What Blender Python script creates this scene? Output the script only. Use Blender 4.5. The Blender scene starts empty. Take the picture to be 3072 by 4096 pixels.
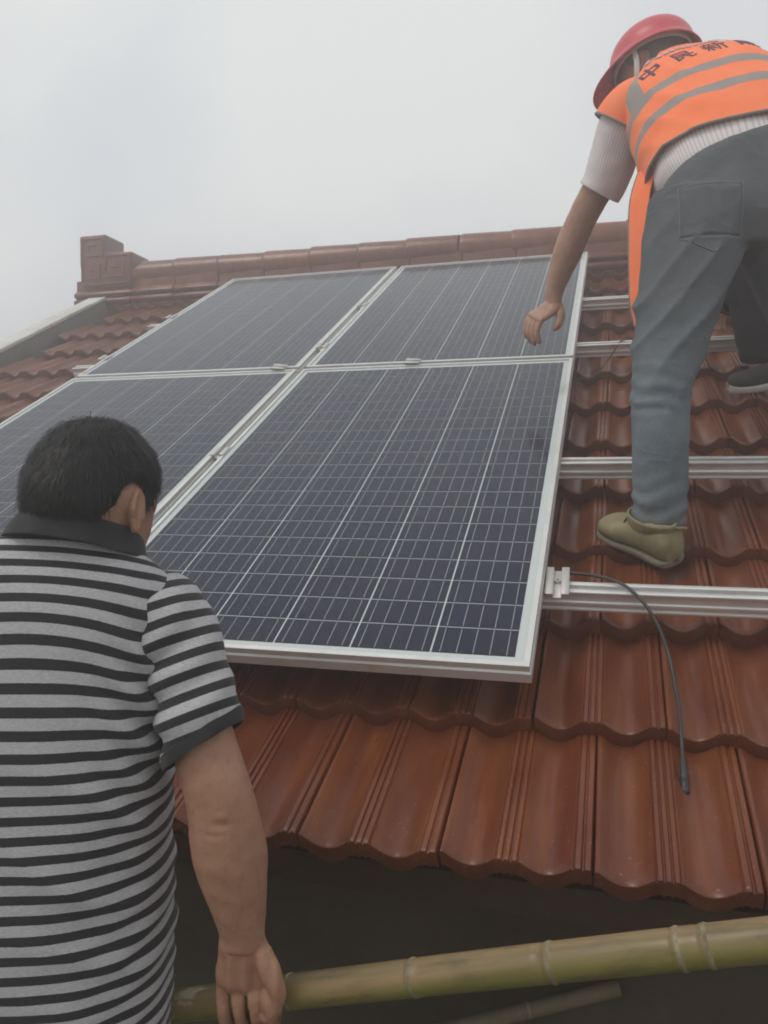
import bpy, math, random
import numpy as np
from mathutils import Vector, Matrix, noise, bvhtree

random.seed(4)
VEIL_DENSITY = 0.066
SC = bpy.context.scene
COL = SC.collection
R = math.radians

# ------------------------------------------------------------------ camera
TH = R(27.416)                      # pitch of the roof
HEAD = R(15.978)                    # the camera looks this far left of straight up the slope
CAM = (0.1369, -1.4066, 0.3274)
cam_data = bpy.data.cameras.new('camera')
cam = bpy.data.objects.new('camera', cam_data)
COL.objects.link(cam)
cam.location = CAM
cam.rotation_euler = (R(90 - 2.289), 0, HEAD)
cam_data.sensor_fit = 'VERTICAL'
cam_data.sensor_height = 32.768
cam_data.lens = 3190.1 * 32.768 / 4096
cam_data.clip_start = 0.05
cam_data.clip_end = 3000
SC.camera = cam

# ------------------------------------------------------------------ sky and sun
SUN_EL, SUN_AZ = R(58), R(228)      # soft light from behind on the left
world = bpy.data.worlds.new('World')
SC.world = world
world.use_nodes = True
wn, wl = world.node_tree.nodes, world.node_tree.links
wn.clear()
w_out = wn.new('ShaderNodeOutputWorld')
w_bg = wn.new('ShaderNodeBackground')
w_sky = wn.new('ShaderNodeTexSky')
w_sky.sky_type = 'NISHITA'
w_sky.sun_disc = False
w_sky.sun_elevation = SUN_EL
w_sky.sun_rotation = SUN_AZ
w_sky.air_density = 1.0
w_sky.dust_density = 4.0
w_scale = wn.new('ShaderNodeVectorMath'); w_scale.operation = 'SCALE'
w_scale.inputs['Scale'].default_value = 0.07
wl.new(w_sky.outputs[0], w_scale.inputs[0])
w_tc = wn.new('ShaderNodeTexCoord')
w_noise = wn.new('ShaderNodeTexNoise')
w_noise.inputs['Scale'].default_value = 2.1
w_noise.inputs['Detail'].default_value = 4.0
w_noise.inputs['Roughness'].default_value = 0.45
w_noise.inputs['Distortion'].default_value = 0.3
wl.new(w_tc.outputs['Generated'], w_noise.inputs['Vector'])
w_ramp = wn.new('ShaderNodeValToRGB')
w_ramp.color_ramp.elements[0].position = 0.32
w_ramp.color_ramp.elements[0].color = (0.520, 0.545, 0.600, 1)
w_ramp.color_ramp.elements[1].position = 0.62
w_ramp.color_ramp.elements[1].color = (0.700, 0.712, 0.702, 1)
wl.new(w_noise.outputs[0], w_ramp.inputs[0])
w_mix = wn.new('ShaderNodeMix'); w_mix.data_type = 'RGBA'
w_mix.inputs['Factor'].default_value = 0.92          # closed cloud cover over the clear sky
wl.new(w_scale.outputs[0], w_mix.inputs['A'])
wl.new(w_ramp.outputs[0], w_mix.inputs['B'])
wl.new(w_mix.outputs['Result'], w_bg.inputs['Color'])
w_bg.inputs['Strength'].default_value = 1.20
wl.new(w_bg.outputs[0], w_out.inputs['Surface'])

sun_data = bpy.data.lights.new('sun', 'SUN')
sun_data.energy = 1.2
sun_data.angle = R(25)
sun_data.color = (1.0, 0.96, 0.9)
sun = bpy.data.objects.new('sun', sun_data)
COL.objects.link(sun)
sd = Vector((math.sin(SUN_AZ) * math.cos(SUN_EL), math.cos(SUN_AZ) * math.cos(SUN_EL), math.sin(SUN_EL)))
sun.rotation_euler = sd.to_track_quat('Z', 'Y').to_euler()

SC.view_settings.view_transform = 'Standard'
SC.view_settings.look = 'None'
SC.view_settings.exposure = 0.0
SC.view_settings.gamma = 1.0
SC.cycles.use_denoising = True
SC.cycles.max_bounces = 8
SC.cycles.volume_bounces = 2
SC.cycles.filter_width = 1.9
SC.cycles.transparent_max_bounces = 12

# ------------------------------------------------------------------ helpers
def mat(name, color, rough=0.6, spec=0.5, metal=0.0):
    m = bpy.data.materials.new(name)
    m.use_nodes = True
    b = m.node_tree.nodes['Principled BSDF']
    b.inputs['Base Color'].default_value = (*color, 1)
    b.inputs['Roughness'].default_value = rough
    b.inputs['Specular IOR Level'].default_value = spec
    b.inputs['Metallic'].default_value = metal
    return m

class NT:
    """small shader-graph writer"""
    def __init__(s, m):
        s.m = m; s.n = m.node_tree.nodes; s.l = m.node_tree.links
        s.b = s.n['Principled BSDF']
    def new(s, kind, **kw):
        n = s.n.new(kind)
        for k, v in kw.items(): setattr(n, k, v)
        return n
    def put(s, sock, v):
        if isinstance(v, bpy.types.NodeSocket): s.l.new(v, sock)
        elif isinstance(v, tuple) and len(v) == 3 and sock.type == 'RGBA': sock.default_value = (*v, 1)
        else: sock.default_value = v
    def coord(s, kind='Object'): return s.new('ShaderNodeTexCoord').outputs[kind]
    def mapping(s, vec, scale=(1, 1, 1), loc=(0, 0, 0), rot=(0, 0, 0)):
        n = s.new('ShaderNodeMapping'); s.put(n.inputs[0], vec)
        n.inputs['Scale'].default_value = scale; n.inputs['Location'].default_value = loc
        n.inputs['Rotation'].default_value = rot
        return n.outputs[0]
    def noise(s, vec, scale, detail=3, rough=0.5, dist=0.0):
        n = s.new('ShaderNodeTexNoise'); s.put(n.inputs['Vector'], vec)
        n.inputs['Scale'].default_value = scale; n.inputs['Detail'].default_value = detail
        n.inputs['Roughness'].default_value = rough; n.inputs['Distortion'].default_value = dist
        return n.outputs[0]
    def math(s, op, a, b=0.0, c=0.0, clamp=False):
        n = s.new('ShaderNodeMath', operation=op); n.use_clamp = clamp
        s.put(n.inputs[0], a); s.put(n.inputs[1], b); s.put(n.inputs[2], c)
        return n.outputs[0]
    def ramp(s, fac, stops):
        n = s.new('ShaderNodeValToRGB'); s.put(n.inputs[0], fac)
        cr = n.color_ramp
        while len(cr.elements) < len(stops): cr.elements.new(0.5)
        for e, (p, c) in zip(cr.elements, stops):
            e.position = p; e.color = (*c, 1) if len(c) == 3 else c
        return n.outputs[0]
    def vramp(s, fac, stops): return s.ramp(fac, [(p, (v, v, v)) for p, v in stops])
    def mix(s, fac, a, b, mode='MIX'):
        n = s.new('ShaderNodeMix', data_type='RGBA', blend_type=mode)
        s.put(n.inputs['Factor'], fac); s.put(n.inputs['A'], a); s.put(n.inputs['B'], b)
        return n.outputs['Result']
    def sep(s, vec):
        n = s.new('ShaderNodeSeparateXYZ'); s.put(n.inputs[0], vec); return n.outputs
    def base(s, c): s.put(s.b.inputs['Base Color'], c)
    def rough(s, v): s.put(s.b.inputs['Roughness'], v)
    def bump(s, h, strength=0.3, dist=0.002):
        n = s.new('ShaderNodeBump'); s.put(n.inputs['Height'], h)
        n.inputs['Strength'].default_value = strength; n.inputs['Distance'].default_value = dist
        s.l.new(n.outputs[0], s.b.inputs['Normal'])

def make_mesh(name, verts, faces, uv=None, smooth=True, sharp=None):
    me = bpy.data.meshes.new(name)
    me.from_pydata([tuple(v) for v in verts], [], faces)
    if uv is not None:
        lay = me.uv_layers.new(name='UVMap')
        li = np.empty(len(me.loops), dtype=np.int32); me.loops.foreach_get('vertex_index', li)
        if isinstance(uv, np.ndarray) and len(uv) == len(verts): lay.uv.foreach_set('vector', uv[li].astype(np.float32).ravel())
        else: lay.uv.foreach_set('vector', np.asarray(uv, dtype=np.float32).ravel())
    me.validate()
    if smooth:
        me.shade_smooth()
        if sharp: me.set_sharp_from_angle(angle=R(sharp))
    me.update()
    return me

def link(name, me, m=None, parent=None, loc=(0, 0, 0), rot=(0, 0, 0)):
    o = bpy.data.objects.new(name, me)
    COL.objects.link(o)
    if m is not None and me is not None and len(me.materials) == 0: me.materials.append(m)
    o.parent = parent
    o.location = loc; o.rotation_euler = rot
    return o

def tag(o, label=None, cat=None, group=None, kind=None):
    if label: o['label'] = label
    if cat: o['category'] = cat
    if group: o['group'] = group
    if kind: o['kind'] = kind
    return o

def empty(name, loc=(0, 0, 0), rot=(0, 0, 0)):
    e = bpy.data.objects.new(name, None); COL.objects.link(e)
    e.location = loc; e.rotation_euler = rot; e.empty_display_size = 0.1
    return e

def copy_tree(o, parent=None):
    c = o.copy(); COL.objects.link(c); c.parent = parent
    for ch in [x for x in o.children]: copy_tree(ch, c)
    return c

class MB:
    """collects boxes and prisms for one mesh"""
    def __init__(s): s.v = []; s.f = []
    def add(s, v, f):
        k = len(s.v); s.v += [tuple(p) for p in v]; s.f += [tuple(i + k for i in q) for q in f]
        return s
    def box(s, x0, x1, y0, y1, z0, z1):
        return s.add([(x0, y0, z0), (x1, y0, z0), (x1, y1, z0), (x0, y1, z0), (x0, y0, z1), (x1, y0, z1), (x1, y1, z1), (x0, y1, z1)],
                     [(0, 3, 2, 1), (4, 5, 6, 7), (0, 1, 5, 4), (1, 2, 6, 5), (2, 3, 7, 6), (3, 0, 4, 7)])
    def prism_x(s, prof, x0, x1, cap=True):
        """closed profile [(y, z)], counter-clockwise seen from +x, swept along x"""
        n = len(prof)
        v = [(x0, y, z) for y, z in prof] + [(x1, y, z) for y, z in prof]
        f = [(i, (i + 1) % n, n + (i + 1) % n, n + i) for i in range(n)]
        f = [tuple(reversed(q)) for q in f]
        if cap: f += [tuple(range(n - 1, -1, -1)), tuple(range(n, 2 * n))]
        f = [tuple(q) for q in f]
        return s.add(v, f)
    def mesh(s, name, smooth=False, sharp=None):
        me = make_mesh(name, s.v, s.f, smooth=smooth, sharp=sharp)
        import bmesh
        bm = bmesh.new(); bm.from_mesh(me); bmesh.ops.recalc_face_normals(bm, faces=bm.faces); bm.to_mesh(me); bm.free()
        return me

def bevel(me, width, seg=2, angle=35):
    """bake a bevel into a mesh"""
    o = bpy.data.objects.new('tmp', me); COL.objects.link(o)
    b = o.modifiers.new('b', 'BEVEL'); b.width = width; b.segments = seg; b.limit_method = 'ANGLE'; b.angle_limit = R(angle)
    b.harden_normals = False
    dg = bpy.context.evaluated_depsgraph_get()
    new = bpy.data.meshes.new_from_object(o.evaluated_get(dg))
    bpy.data.objects.remove(o)
    new.name = me.name
    new.shade_smooth(); new.set_sharp_from_angle(angle=R(50))
    return new

def roofpt(u, v, n):
    return (u, v * math.cos(TH) - n * math.sin(TH), v * math.sin(TH) + n * math.cos(TH))

# ------------------------------------------------------------------ materials of the setting
def m_tile():
    m = mat('glazed_tile', (0.2, 0.06, 0.035), 0.3, 0.36)
    t = NT(m)
    co = t.coord()
    info = t.new('ShaderNodeObjectInfo')
    rnd = info.outputs['Random']
    off = t.new('ShaderNodeVectorMath', operation='MULTIPLY_ADD')
    t.put(off.inputs[0], co); off.inputs[1].default_value = (1, 1, 1)
    cmb = t.new('ShaderNodeCombineXYZ')
    t.put(cmb.inputs[0], t.math('MULTIPLY', rnd, 37.0)); t.put(cmb.inputs[1], t.math('MULTIPLY', rnd, 19.0))
    t.put(off.inputs[2], cmb.outputs[0])
    v = off.outputs[0]
    streak = t.noise(t.mapping(v, (26, 3.0, 8)), 1.0, 4, 0.55)
    blotch = t.noise(v, 9.0, 4, 0.6)
    c = t.ramp(streak, [(0.3, (0.108, 0.026, 0.012)), (0.5, (0.158, 0.042, 0.015)), (0.72, (0.250, 0.080, 0.021))])
    c = t.mix(t.vramp(blotch, [(0.35, 0.0), (0.75, 0.5)]), c, (0.125, 0.034, 0.021))
    c = t.mix(t.math('MULTIPLY', rnd, 0.5), c, (0.098, 0.025, 0.014))
    geo = t.new('ShaderNodeNewGeometry')
    big = t.noise(geo.outputs['Position'], 2.6, 5, 0.65)
    c = t.mix(t.vramp(big, [(0.42, 0.0), (0.68, 0.45)]), c, (0.220, 0.070, 0.022))      # dusty and rubbed patches
    dust = t.vramp(t.noise(t.mapping(v, (40, 7, 20)), 1.0, 6, 0.7), [(0.54, 0.0), (0.80, 0.26)])
    c = t.mix(dust, c, (0.220, 0.125, 0.080))
    x, y, z = t.sep(co)
    # grime washed down into the troughs and along the front lip
    grime = t.math('MULTIPLY', t.vramp(t.math('ADD', y, t.math('MULTIPLY', blotch, 0.05)), [(0.012, 0.75), (0.05, 0.0)]), t.vramp(blotch, [(0.35, 0.2), (0.6, 1.0)]))
    c = t.mix(t.math('MULTIPLY', grime, 0.6), c, (0.060, 0.036, 0.026))
    speck = t.vramp(t.noise(v, 150.0, 1, 0.5), [(0.70, 0.0), (0.76, 0.5)])
    c = t.mix(speck, c, (0.30, 0.22, 0.18))
    t.base(c)
    t.rough(t.math('ADD', t.math('ADD', t.math('MULTIPLY', blotch, 0.25), 0.20), t.math('MULTIPLY', dust, 0.6)))
    t.bump(t.noise(v, 60.0, 3, 0.6), 0.12, 0.002)
    m.node_tree.nodes['Principled BSDF'].inputs['Coat Weight'].default_value = 0.07
    m.node_tree.nodes['Principled BSDF'].inputs['Coat Roughness'].default_value = 0.16
    return m

def m_noisy(name, ca, cb, scale, rough=0.8, bump=0.3, spec=0.3, bd=0.004, detail=5):
    m = mat(name, ca, rough, spec); t = NT(m)
    co = t.coord()
    n1 = t.noise(co, scale, detail, 0.6); n2 = t.noise(co, scale * 11, 3, 0.6)
    t.base(t.mix(t.vramp(t.math('ADD', t.math('MULTIPLY', n1, 0.75), t.math('MULTIPLY', n2, 0.25)), [(0.35, 0.0), (0.65, 1.0)]), ca, cb))
    t.bump(n2, bump, bd)
    return m

def m_alu(name, col, rough, aniso_axis=0):
    m = mat(name, col, rough, 0.5, 0.55); t = NT(m)
    co = t.coord()
    sc = [420, 420, 420]; sc[aniso_axis] = 3
    br = t.noise(t.mapping(co, tuple(sc)), 1.0, 2, 0.5)
    dirt = t.noise(co, 14.0, 4, 0.6)
    t.base(t.mix(t.vramp(dirt, [(0.4, 0.0), (0.8, 0.5)]), col, (col[0] * 0.72, col[1] * 0.70, col[2] * 0.66)))
    t.rough(t.math('ADD', t.math('MULTIPLY', br, 0.16), rough - 0.06))
    return m

M_TILE = m_tile()
M_CONCRETE = m_noisy('terrace_concrete', (0.085, 0.070, 0.055), (0.145, 0.120, 0.095), 1.7, 0.9, 0.5)
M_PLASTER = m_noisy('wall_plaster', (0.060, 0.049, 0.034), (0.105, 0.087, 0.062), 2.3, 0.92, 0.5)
M_MORTAR = m_noisy('grey_mortar', (0.12, 0.12, 0.11), (0.19, 0.19, 0.175), 6, 0.9, 0.6)
M_LIME = m_noisy('white_coping', (0.52, 0.51, 0.47), (0.68, 0.67, 0.63), 7, 0.85, 0.4)
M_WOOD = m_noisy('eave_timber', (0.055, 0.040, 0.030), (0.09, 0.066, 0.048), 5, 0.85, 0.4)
M_ALU = m_alu('rail_aluminium', (0.78, 0.775, 0.76), 0.42, 0)
M_FRAME = m_alu('frame_aluminium', (0.72, 0.72, 0.70), 0.42, 0)
M_CLAMP = m_alu('clamp_aluminium', (0.56, 0.55, 0.53), 0.55, 1)
M_STEEL = mat('bolt_steel', (0.62, 0.61, 0.58), 0.3, 0.5, 0.9)

# ------------------------------------------------------------------ ground
GZ = -1.22
me = make_mesh('terrace', [(-90, -90, GZ), (90, -90, GZ), (90, 90, GZ), (-90, 90, GZ)], [(0, 1, 2, 3)], smooth=False)
tag(link('terrace', me, M_CONCRETE), kind='structure')

# ------------------------------------------------------------------ house
PITCH, EXPO, LIP = 0.2335, 0.304, 0.034
U0, U1 = -2.955, 1.42
house = tag(empty('house', roofpt(-0.7, -0.3, -0.2)[:2] + (GZ,)), 'house under a glossy red-brown tiled roof with a raised ridge', 'house')
hx, hy, hz = house.location
eave_y, eave_z = roofpt(0, -0.305, -0.12)[1:]
ridge_y = 3.16

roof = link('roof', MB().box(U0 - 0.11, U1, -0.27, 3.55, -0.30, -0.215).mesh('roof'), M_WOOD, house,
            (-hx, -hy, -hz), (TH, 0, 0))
# front wall, gables, back slope
wy = eave_y + 0.34
gx0 = U0 - 0.10
ridge_h = roofpt(0, 3.55, -0.3)[2] - 0.02
prof = [(wy, GZ), (6.0, GZ), (6.0, roofpt(0, 0.1, -0.3)[2]), (ridge_y + 0.1, ridge_h), (wy, roofpt(0, (wy) / math.cos(TH), -0.33)[2])]
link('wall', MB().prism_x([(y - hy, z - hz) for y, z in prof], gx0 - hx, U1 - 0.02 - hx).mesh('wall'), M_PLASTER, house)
b0 = roofpt(0, 3.55, -0.215)
link('back_roof', MB().prism_x([(b0[1] - hy + 0.001, b0[2] - hz), (b0[1] - hy + 0.001, b0[2] - hz - 0.1), (6.4 - hy, -0.1 - hz), (6.4 - hy, 0.0 - hz)],
     U0 - 0.11 - hx, U1 - hx).mesh('back_roof'), M_TILE, house)
# verge: grey upstand with a white coping along the left gable
verge = link('gable_verge', bevel(MB().box(U0 - 0.105, U0, -0.34, 3.33, -0.214, -0.082).mesh('gable_verge'), 0.006), M_MORTAR, roof)
rv = random.Random(3)
vv = -0.35
while vv < 3.3:
    ln = min(rv.uniform(0.40, 0.52), 3.345 - vv)
    dz = rv.uniform(-0.002, 0.002)
    link('coping_slab', bevel(MB().box(U0 - 0.118 + rv.uniform(-.003, .003), U0 + 0.006, vv, vv + ln - 0.006, -0.080, -0.060 + dz).mesh('coping_slab'), 0.004), M_LIME, verge)
    vv += ln

# tiles
def tile_mesh(w=PITCH - 0.002, ln=0.352):
    xs, zs = [], []
    def rib(x0, x1, ridges):
        n = ridges
        seg = (x1 - x0) / n
        for i in range(n):
            a = x0 + seg * i
            for fx, fz in ((0.06, -0.0042), (0.22, 0.0), (0.74, 0.0), (0.92, -0.0042)):
                xs.append(a + seg * fx); zs.append(fz)
    def trough(x0, x1, depth):
        for i in range(9):
            t_ = (i + 0.0) / 8
            s_ = math.sin(math.pi * t_)
            xs.append(x0 + (x1 - x0) * (0.02 + 0.96 * t_)); zs.append(-depth * s_ ** 0.82 - (0.002 if i in (0, 8) else 0))
    xs.append(0.0); zs.append(-0.003); xs.append(0.002); zs.append(-0.0005); xs.append(0.006); zs.append(-0.0005)
    trough(0.007, 0.086, 0.024)
    rib(0.087, 0.122, 3)
    trough(0.123, 0.202, 0.024)
    rib(0.203, w, 2)
    n = len(xs)
    slope = -LIP / EXPO
    rows = [(0.004, -LIP - 0.004, 1), (0.0015, -LIP - 0.002, 1), (-0.0005, -0.006, 1), (0.0006, -0.0022, 1), (0.0035, -0.0003, 1), (0.02, 0.0, 1), (ln, 0.0, 1)]
    verts, faces = [], []
    for y, dz, _ in rows:
        for x, z in zip(xs, zs): verts.append((x, y, z + dz + slope * max(y, 0)))
    for r in range(len(rows) - 1):
        for i in range(n - 1):
            a = r * n + i
            faces.append((a, a + 1, a + n + 1, a + n))
    k = len(verts)                       # underside close behind the lip
    for x, z in zip(xs, zs): verts.append((x, 0.03, z - LIP + 0.004))
    for i in range(n - 1): faces.append((k + i, k + i + 1, i + 1, i))
    # side walls
    m1 = len(rows)
    for i, rev in ((0, False), (n - 1, True)):
        pts = [r * n + i for r in range(m1)]
        kk = len(verts)
        x, y, z = verts[pts[-1]]
        verts.append((x, y, z - 0.014)); verts.append((x, 0.03, verts[i][2] + 0.006))
        q = pts + [kk, kk + 1]
        faces.append(tuple(q if not rev else reversed(q)))
    return make_mesh('tile', verts, faces, sharp=42)

TILE = tile_mesh()
TILE.materials.append(M_TILE)
rt = random.Random(11)
HB = tile_mesh()
n_tiles = 0
for k in range(13):
    v0 = -0.305 + EXPO * k
    j0 = 0.118 if k % 2 == 0 else 0.0013
    j = math.ceil((U0 - 0.02 - j0) / PITCH)
    while j0 + PITCH * j < U1 - 0.05:
        u = j0 + PITCH * j
        o = link('tile', TILE, None, roof, (u + rt.uniform(-.0012, .0012), v0 + rt.uniform(-.004, .004), -0.12 + rt.uniform(-.0015, .0015)),
                 (rt.uniform(-.004, .004), rt.uniform(-.004, .004), rt.uniform(-.005, .005)))
        n_tiles += 1
        j += 1

# ridge: closure band, mouldings, face and half-round caps, cut into short lengths
ridge = link('ridge', MB().box(U0 - 0.02, U1, 3.10, 3.30, 1.30, 1.60).mesh('ridge'), M_MORTAR, house, (-hx, -hy, -hz))
RY = 3.055
def ridge_block():
    w = 0.300
    pf = [(RY + 0.02, 1.32), (RY + 0.004, 1.452), (RY - 0.016, 1.456), (RY - 0.020, 1.470), (RY - 0.014, 1.484), (RY + 0.006, 1.489),
          (RY + 0.006, 1.497), (RY - 0.014, 1.503), (RY - 0.018, 1.515), (RY - 0.010, 1.530), (RY + 0.012, 1.545), (RY + 0.014, 1.612), (RY + 0.10, 1.612), (RY + 0.10, 1.32)]
    return bevel(MB().prism_x([(y, z) for y, z in pf], 0.0015, w - 0.0015).mesh('ridge_block'), 0.003, 2)
RB = ridge_block(); RB.materials.append(M_TILE)
def ridge_cap():
    v, f = [], []
    n = 20
    prof = []
    for x, r in ((0.0, 0.094), (0.006, 0.099), (0.02, 0.100), (0.29, 0.095), (0.31, 0.094)):
        for i in range(n + 1):
            a = math.pi * (-0.12 + 1.24 * i / n)
            v.append((x, RY + 0.105 - r * math.cos(a) * 1.02, 1.632 + r * math.sin(a) * 0.98))
    for k in range(4):
        for i in range(n):
            a = k * (n + 1) + i
            f.append((a, a + 1, a + n + 2, a + n + 1))
    c = len(v); v.append((0.0, RY + 0.105, 1.632))
    for i in range(n): f.append((c, i + 1, i))
    f = [tuple(reversed(q)) for q in f]
    return make_mesh('ridge_cap', v, f, sharp=50)
RC = ridge_cap(); RC.materials.append(M_TILE)
rr = random.Random(8)
u = -2.80
while u < U1 - 0.05:
    link('ridge_block', RB, None, ridge, (u, rr.uniform(-.002, .002), rr.uniform(-.002, .002)))
    u += 0.302
link('ridge_block', RB, None, ridge, (-3.102, 0, 0))
link('ridge_block', RB, None, ridge, (-3.215, -0.004, -0.001))
u = -2.83
while u < U1 - 0.05:
    link('ridge_cap', RC, None, ridge, (u, rr.uniform(-.002, .002), rr.uniform(-.003, .003)), (0, rr.uniform(-.006, .006), 0))
    u += 0.302

# stepped end ornament with a fret in relief
def ornament():
    mb = MB()
    pf = [(-3.155, 1.552), (-2.800, 1.552), (-2.795, 1.772), (-2.985, 1.778), (-2.985, 1.895), (-3.180, 1.895), (-3.180, 1.70), (-3.160, 1.66)]
    y0, y1 = RY - 0.005, RY + 0.205
    n = len(pf)
    v = [(x, y0, z) for x, z in pf] + [(x, y1, z) for x, z in pf]
    f = [(i, (i + 1) % n, n + (i + 1) % n, n + i) for i in range(n)] + [tuple(range(n)), tuple(range(2 * n - 1, n - 1, -1))]
    mb.add(v, f)
    return bevel(mb.mesh('ridge_ornament'), 0.014, 3)
orn = link('ridge_ornament', ornament(), M_TILE, ridge)
def relief(name, bars):
    mb = MB()
    for x0, x1, z0, z1 in bars: mb.box(x0, x1, RY - 0.0125, RY + 0.004, z0, z1)
    return link(name, bevel(mb.mesh(name), 0.003, 2), M_TILE, orn)
t_ = 0.013
relief('fret', [(-3.165, -3.152, 1.60, 1.875), (-3.152, -3.012, 1.862, 1.875), (-3.012, -2.999, 1.74, 1.875), (-3.13, -3.03, 1.755, 1.768),
                (-3.115, -3.102, 1.79, 1.835), (-3.102, -3.05, 1.822, 1.835)])
relief('fret', [(-3.13, -3.035, 1.61, 1.623), (-3.035, -3.022, 1.61, 1.71), (-3.095, -3.075, 1.66, 1.675)])
relief('fret', [(-2.995, -2.83, 1.745, 1.758), (-2.99, -2.977, 1.66, 1.745), (-3.0, -2.86, 1.615, 1.628), (-2.86, -2.847, 1.615, 1.705), (-2.945, -2.895, 1.675, 1.688)])
relief('fret', [(-3.14, -2.82, 1.572, 1.585), (-2.82, -2.808, 1.585, 1.755)])

# ------------------------------------------------------------------ mounting rails
def rail_profile():
    w, h, b = 0.038, 0.048, -0.0855
    t = b + h
    # (v, n) outline with a bolt slot on top and a groove low on each side
    return [(0, b), (w, b), (w, b + 0.006), (w - 0.004, b + 0.007), (w - 0.004, b + 0.0115), (w, b + 0.0125), (w, b + 0.022), (w - 0.003, b + 0.024), (w - 0.003, t - 0.007), (w, t - 0.006),
            (w, t), (w - 0.012, t), (w - 0.012, t - 0.003), (w - 0.008, t - 0.004), (w - 0.008, t - 0.013), (0.008, t - 0.013), (0.008, t - 0.004), (0.012, t - 0.003), (0.012, t),
            (0, t), (0, t - 0.006), (0.003, t - 0.007), (0.003, b + 0.024), (0, b + 0.022), (0, b + 0.0125), (0.004, b + 0.0115), (0.004, b + 0.007), (0, b + 0.006)]
RAILV = [0.284, 0.881, 1.873, 2.499]
RAILT = ['lowest aluminium rail on the roof, crossed by the black cable at right',
         'aluminium rail passing behind the shin of the orange-vested worker',
         'aluminium rail crossing behind the worker\'s knee, below the reaching hand',
         'topmost aluminium rail on the roof, nearest the ridge']
RM = MB().prism_x(rail_profile(), 0.0, 3.55).mesh('rail')
RM = bevel(RM, 0.0006, 1, 20)
RM.materials.append(M_ALU)
hook = MB()
hook.box(-0.02, 0.02, 0.008, 0.030, -0.146, -0.0858)
HOOK = bevel(hook.mesh('roof_hook'), 0.002, 1); HOOK.materials.append(M_STEEL)
for i, rv_ in enumerate(RAILV):
    o = link('mounting_rail', RM, None, None, roofpt(-2.195 + [0, .01, -.015, .02][i], rv_, 0), (TH, 0, 0))
    tag(o, RAILT[i], 'rail', 'rails carrying the solar panels')
    for hu in (0.35, 1.35, 2.05, 3.40): link('roof_hook', HOOK, None, o, (hu, 0, 0))

# ------------------------------------------------------------------ solar panels
PW, PH_, GU, GV = 1.0, 1.6305, 0.0278, 0.0262
def m_cell():
    m = mat('silicon_cell', (0.012, 0.016, 0.045), 0.45, 0.3); t = NT(m)
    co = t.coord('Object')
    x, y, z = t.sep(co)
    info = t.new('ShaderNodeObjectInfo').outputs['Random']
    cmb = t.new('ShaderNodeCombineXYZ'); t.put(cmb.inputs[0], t.math('MULTIPLY', info, 31.0)); t.put(cmb.inputs[1], t.math('MULTIPLY', info, 57.0))
    off = t.new('ShaderNodeVectorMath', operation='ADD'); t.put(off.inputs[0], co); t.put(off.inputs[1], cmb.outputs[0])
    vor = t.new('ShaderNodeTexVoronoi'); t.put(vor.inputs['Vector'], t.mapping(off.outputs[0], (120, 120, 120), rot=(0, 0, 0.4)))
    vor.inputs['Scale'].default_value = 1.0
    fl = t.noise(off.outputs[0], 18.0, 3, 0.6)
    c = t.mix(t.vramp(t.math('ADD', t.math('MULTIPLY', fl, 0.7), t.math('MULTIPLY', t.sep(vor.outputs['Color'])[0], 0.3)), [(0.3, 0.0), (0.75, 1.0)]),
              (0.0032, 0.0040, 0.026), (0.0085, 0.011, 0.060))
    c = t.mix(t.math('MULTIPLY', info, 0.5), c, (0.014, 0.013, 0.030))
    # five silver ribbons along the cell, stopping just short of both ends
    fr = t.math('FRACT', t.math('ADD', t.math('MULTIPLY', x, 5.0 / 0.1545), 0.5))
    d = t.math('ABSOLUTE', t.math('SUBTRACT', fr, 0.5))
    bar = t.math('LESS_THAN', d, 0.0165)
    yy = t.math('LESS_THAN', t.math('ABSOLUTE', y), 0.0352)
    bar = t.math('MULTIPLY', bar, yy)
    t.base(t.mix(bar, c, (0.58, 0.58, 0.62)))
    return m
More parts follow.
